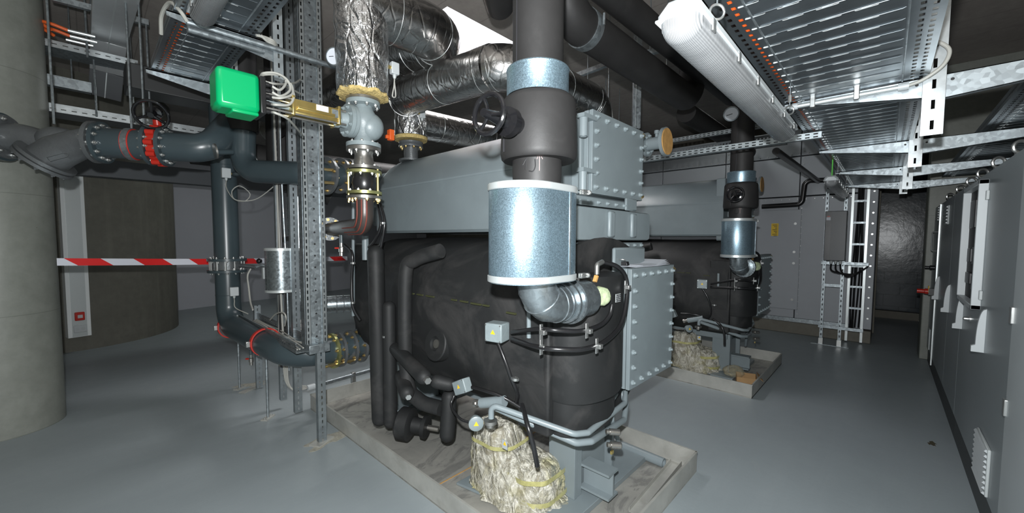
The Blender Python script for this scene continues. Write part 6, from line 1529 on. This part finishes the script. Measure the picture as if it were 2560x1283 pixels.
part('pump_foot', MB().bx((1.74, 1.50, 0.032), (1.98, 1.98, 0.05)), pm, t)
part('plastic_film', drape(A_, 11), M['film'], t, 'crumpled see-through film', sharp=80)
part('plastic_film', drape(B_, 5), M['film'], t, 'crumpled see-through film', sharp=80)
C_ = [(0.034, 1.87, 1.68, 0.25, 0.36), (0.06, 1.87, 1.69, 0.225, 0.33), (0.12, 1.85, 1.72, 0.19, 0.28), (0.20, 1.83, 1.76, 0.165, 0.22)]
part('plastic_film', drape(C_, 29, amp=0.16), M['film'], t, 'loose film skirt', sharp=80)
def band(lv, z0, z1, amp_, sd_): 
    m = MB(); rr_ = []
    for z in (z0, (z0+z1)/2, z1):
        rr_.append([V((lv[1]+(lv[3]+0.012+0.006*math.sin(7*a+sd_))*math.copysign(abs(math.cos(a))**0.8, math.cos(a)), lv[2]+(lv[4]+0.012+0.006*math.sin(5*a))*math.copysign(abs(math.sin(a))**0.8, math.sin(a)), z+amp_*math.sin(a+sd_))) for a in [2*math.pi*k/60 for k in range(60)]])
    return m.loft(rr_, False)
part('tape_band', band(B_[1], 0.085, 0.115, 0.012, 1.0), M['tapefilm'], t, 'yellowed tape', sharp=70)
part('tape_band', band(B_[2], 0.19, 0.22, 0.015, 3.0), M['tapefilm'], t, 'yellowed tape', sharp=70)
part('tape_band', band(A_[3], 0.36, 0.385, 0.015, 2.0), M['tapefilm'], t, 'yellowed tape', sharp=70)
wl = part('warning_label', MB().box(at(1262, 1112, x=1.60), (0.004, 0.04, 0.05)), M['cab_light'], t, 'grey label with a warning triangle')
q = at(1262, 1110, x=1.597); part('warning_triangle', MB().prism([(-0.012, -0.008), (0.012, -0.008), (0, 0.014)], q, (0, 1, 0), (0, 0, 1), (-0.002, 0, 0)), M['yellow'], wl)
copy_tree(t, (3.42, 0.05, 0), 'pump wrapped in crumpled plastic film in the farther tray')
t = thing('steel_tube', 'loose grey steel tube end lying in the nearer drip tray', 'tube', (2.79, 1.28, 0.012))
a, b = V((2.80, 1.62, 0.047)), at(1660, 1158, z=0.047); part('tube_wall', MB().lathe(a, b-a, [(0, 0.026), (0, 0.034), ((b-a).length, 0.034), ((b-a).length, 0.028), (0, 0.026)], 24, False), M['paint'], t)
t = thing('steel_channel', 'loose steel channel offcut leaning in the front of the nearer drip tray', 'steel channel', (2.5, 1.02, 0.012))
a, b = at(1690, 1152, z=0.055), at(1588, 1275, z=0.05); m = MB(); d_ = (b-a).normalized(); s = d_.cross(V((0, 0, 1))).normalized(); up = s.cross(d_)
m.prism([(-0.04, -0.03), (-0.04, 0.012), (-0.037, 0.012), (-0.037, -0.027), (0.037, -0.027), (0.037, 0.0), (0.04, 0.0), (0.04, -0.03)], a, s, up, b-a); part('channel_body', m, M['traywall'], t)
t = thing('cardboard_box', 'small open brown cardboard box in the farther drip tray', 'cardboard box', (5.25, 1.12, 0.012))
c = at(1866, 948, z=0.07); Rb = Matrix.Rotation(0.3, 3, 'Z'); m = MB(); w_, h_ = 0.2, 0.10
for dx, dy, sx, sy in ((0, -w_/2, w_, 0.005), (0, w_/2, w_, 0.005), (-w_/2, 0, 0.005, w_), (w_/2, 0, 0.005, w_)): m.box(V((c.x, c.y, 0.063))+Rb @ V((dx, dy, 0)), (sx, sy, h_), Rb)
m.box((c.x, c.y, 0.016), (w_, w_, 0.004), Rb); part('box_walls', m, M['cardboard'], t)
part('box_flap', MB().box(V((c.x, c.y, 0.115))+Rb @ V((0, -w_/2-0.03, 0)), (w_, 0.06, 0.004), Rb @ Matrix.Rotation(0.7, 3, 'X')), M['cardboard'], t)
solo('plastic_bag', 'crumpled clear plastic bag of screws beside the cardboard box', 'bag', blob((c.x+0.12, c.y+0.16, 0.09), (0.13, 0.12, 0.07), 31, 30, 0.2), M['clearfilm'], sharp=180)
# papers with a bulldog clip on the bolted box
t = thing('clipboard_papers', 'sheaf of white papers with a black bulldog clip on the grey water box', 'papers', (2.55, 1.24, 1.476))
for k in range(4):
    Rk = Matrix.Rotation(-0.12+0.05*k, 3, 'Z'); o_ = V((2.56+0.012*k, 1.235+0.006*k, 1.4775+0.003*k)); m = MB(); rings = []
    for i in range(11):
        x = -0.20+0.04*i; zz = 0.0 if i < 7 else 0.004*(i-6)*(0.5+k*0.35)
        rings.append([o_+Rk @ V((x, y, zz+dz)) for y, dz in ((-0.13, 0), (0.13, 0), (0.13, 0.0012), (-0.13, 0.0012))])
    pg = part('paper_sheet', m.loft(rings), M['paper'], t)
cl = part('bulldog_clip', MB().prism([(-0.03, 0), (0.03, 0), (0.022, 0.028), (-0.022, 0.028)], (2.365, 1.235, 1.482), (0, 1, 0), (0, 0, 1), (0.035, 0, 0)), M['black_plastic'], t, 'black bulldog clip', bevel=0.003)
part('clip_arms', MB().tube(spline([(2.37, 1.22, 1.505), (2.345, 1.21, 1.52), (2.33, 1.235, 1.525), (2.345, 1.26, 1.52), (2.37, 1.25, 1.505)], 4), 0.0025, 6), M['bolt'], cl)
# stains and grout blobs on the floor
def splat(lab, c, r, seed, mt, cat='stain', nm='floor_stain'):
    rnd = random.Random(seed); ph = [rnd.uniform(0, 6) for _ in range(3)]; n = 40
    pts = [(r*(1+0.3*math.sin(3*a+ph[0])+0.2*math.sin(7*a+ph[1]))*math.cos(a), 0.6*r*(1+0.3*math.sin(2*a+ph[2])+0.2*math.sin(5*a))*math.sin(a)) for a in [2*math.pi*k/n for k in range(n)]]
    solo(nm, lab, cat, MB().prism(pts, V(c)+V((0, 0, 0.0005)), (1, 0, 0), (0, 1, 0), (0, 0, 0.0015)), mt)
M['grout'] = mat('sandy_grout', (0.34, 0.33, 0.28), 0.9, 0, 0.2, 30, 0.4, 80)
splat('small brown stain on the bare floor in front of the control cabinets', at(2330, 1110, z=0), 0.045, 3, mat('brown_stain', (0.07, 0.06, 0.035), 0.7))
splat('sandy grout smear round the foot of the wide upright', (1.27, 3.27, 0), 0.17, 8, M['grout'], 'grout smear', 'grout_smear')
splat('sandy grout smear at the foot of the far floor stand', (1.16, 5.15, 0), 0.13, 4, M['grout'], 'grout smear', 'grout_smear')
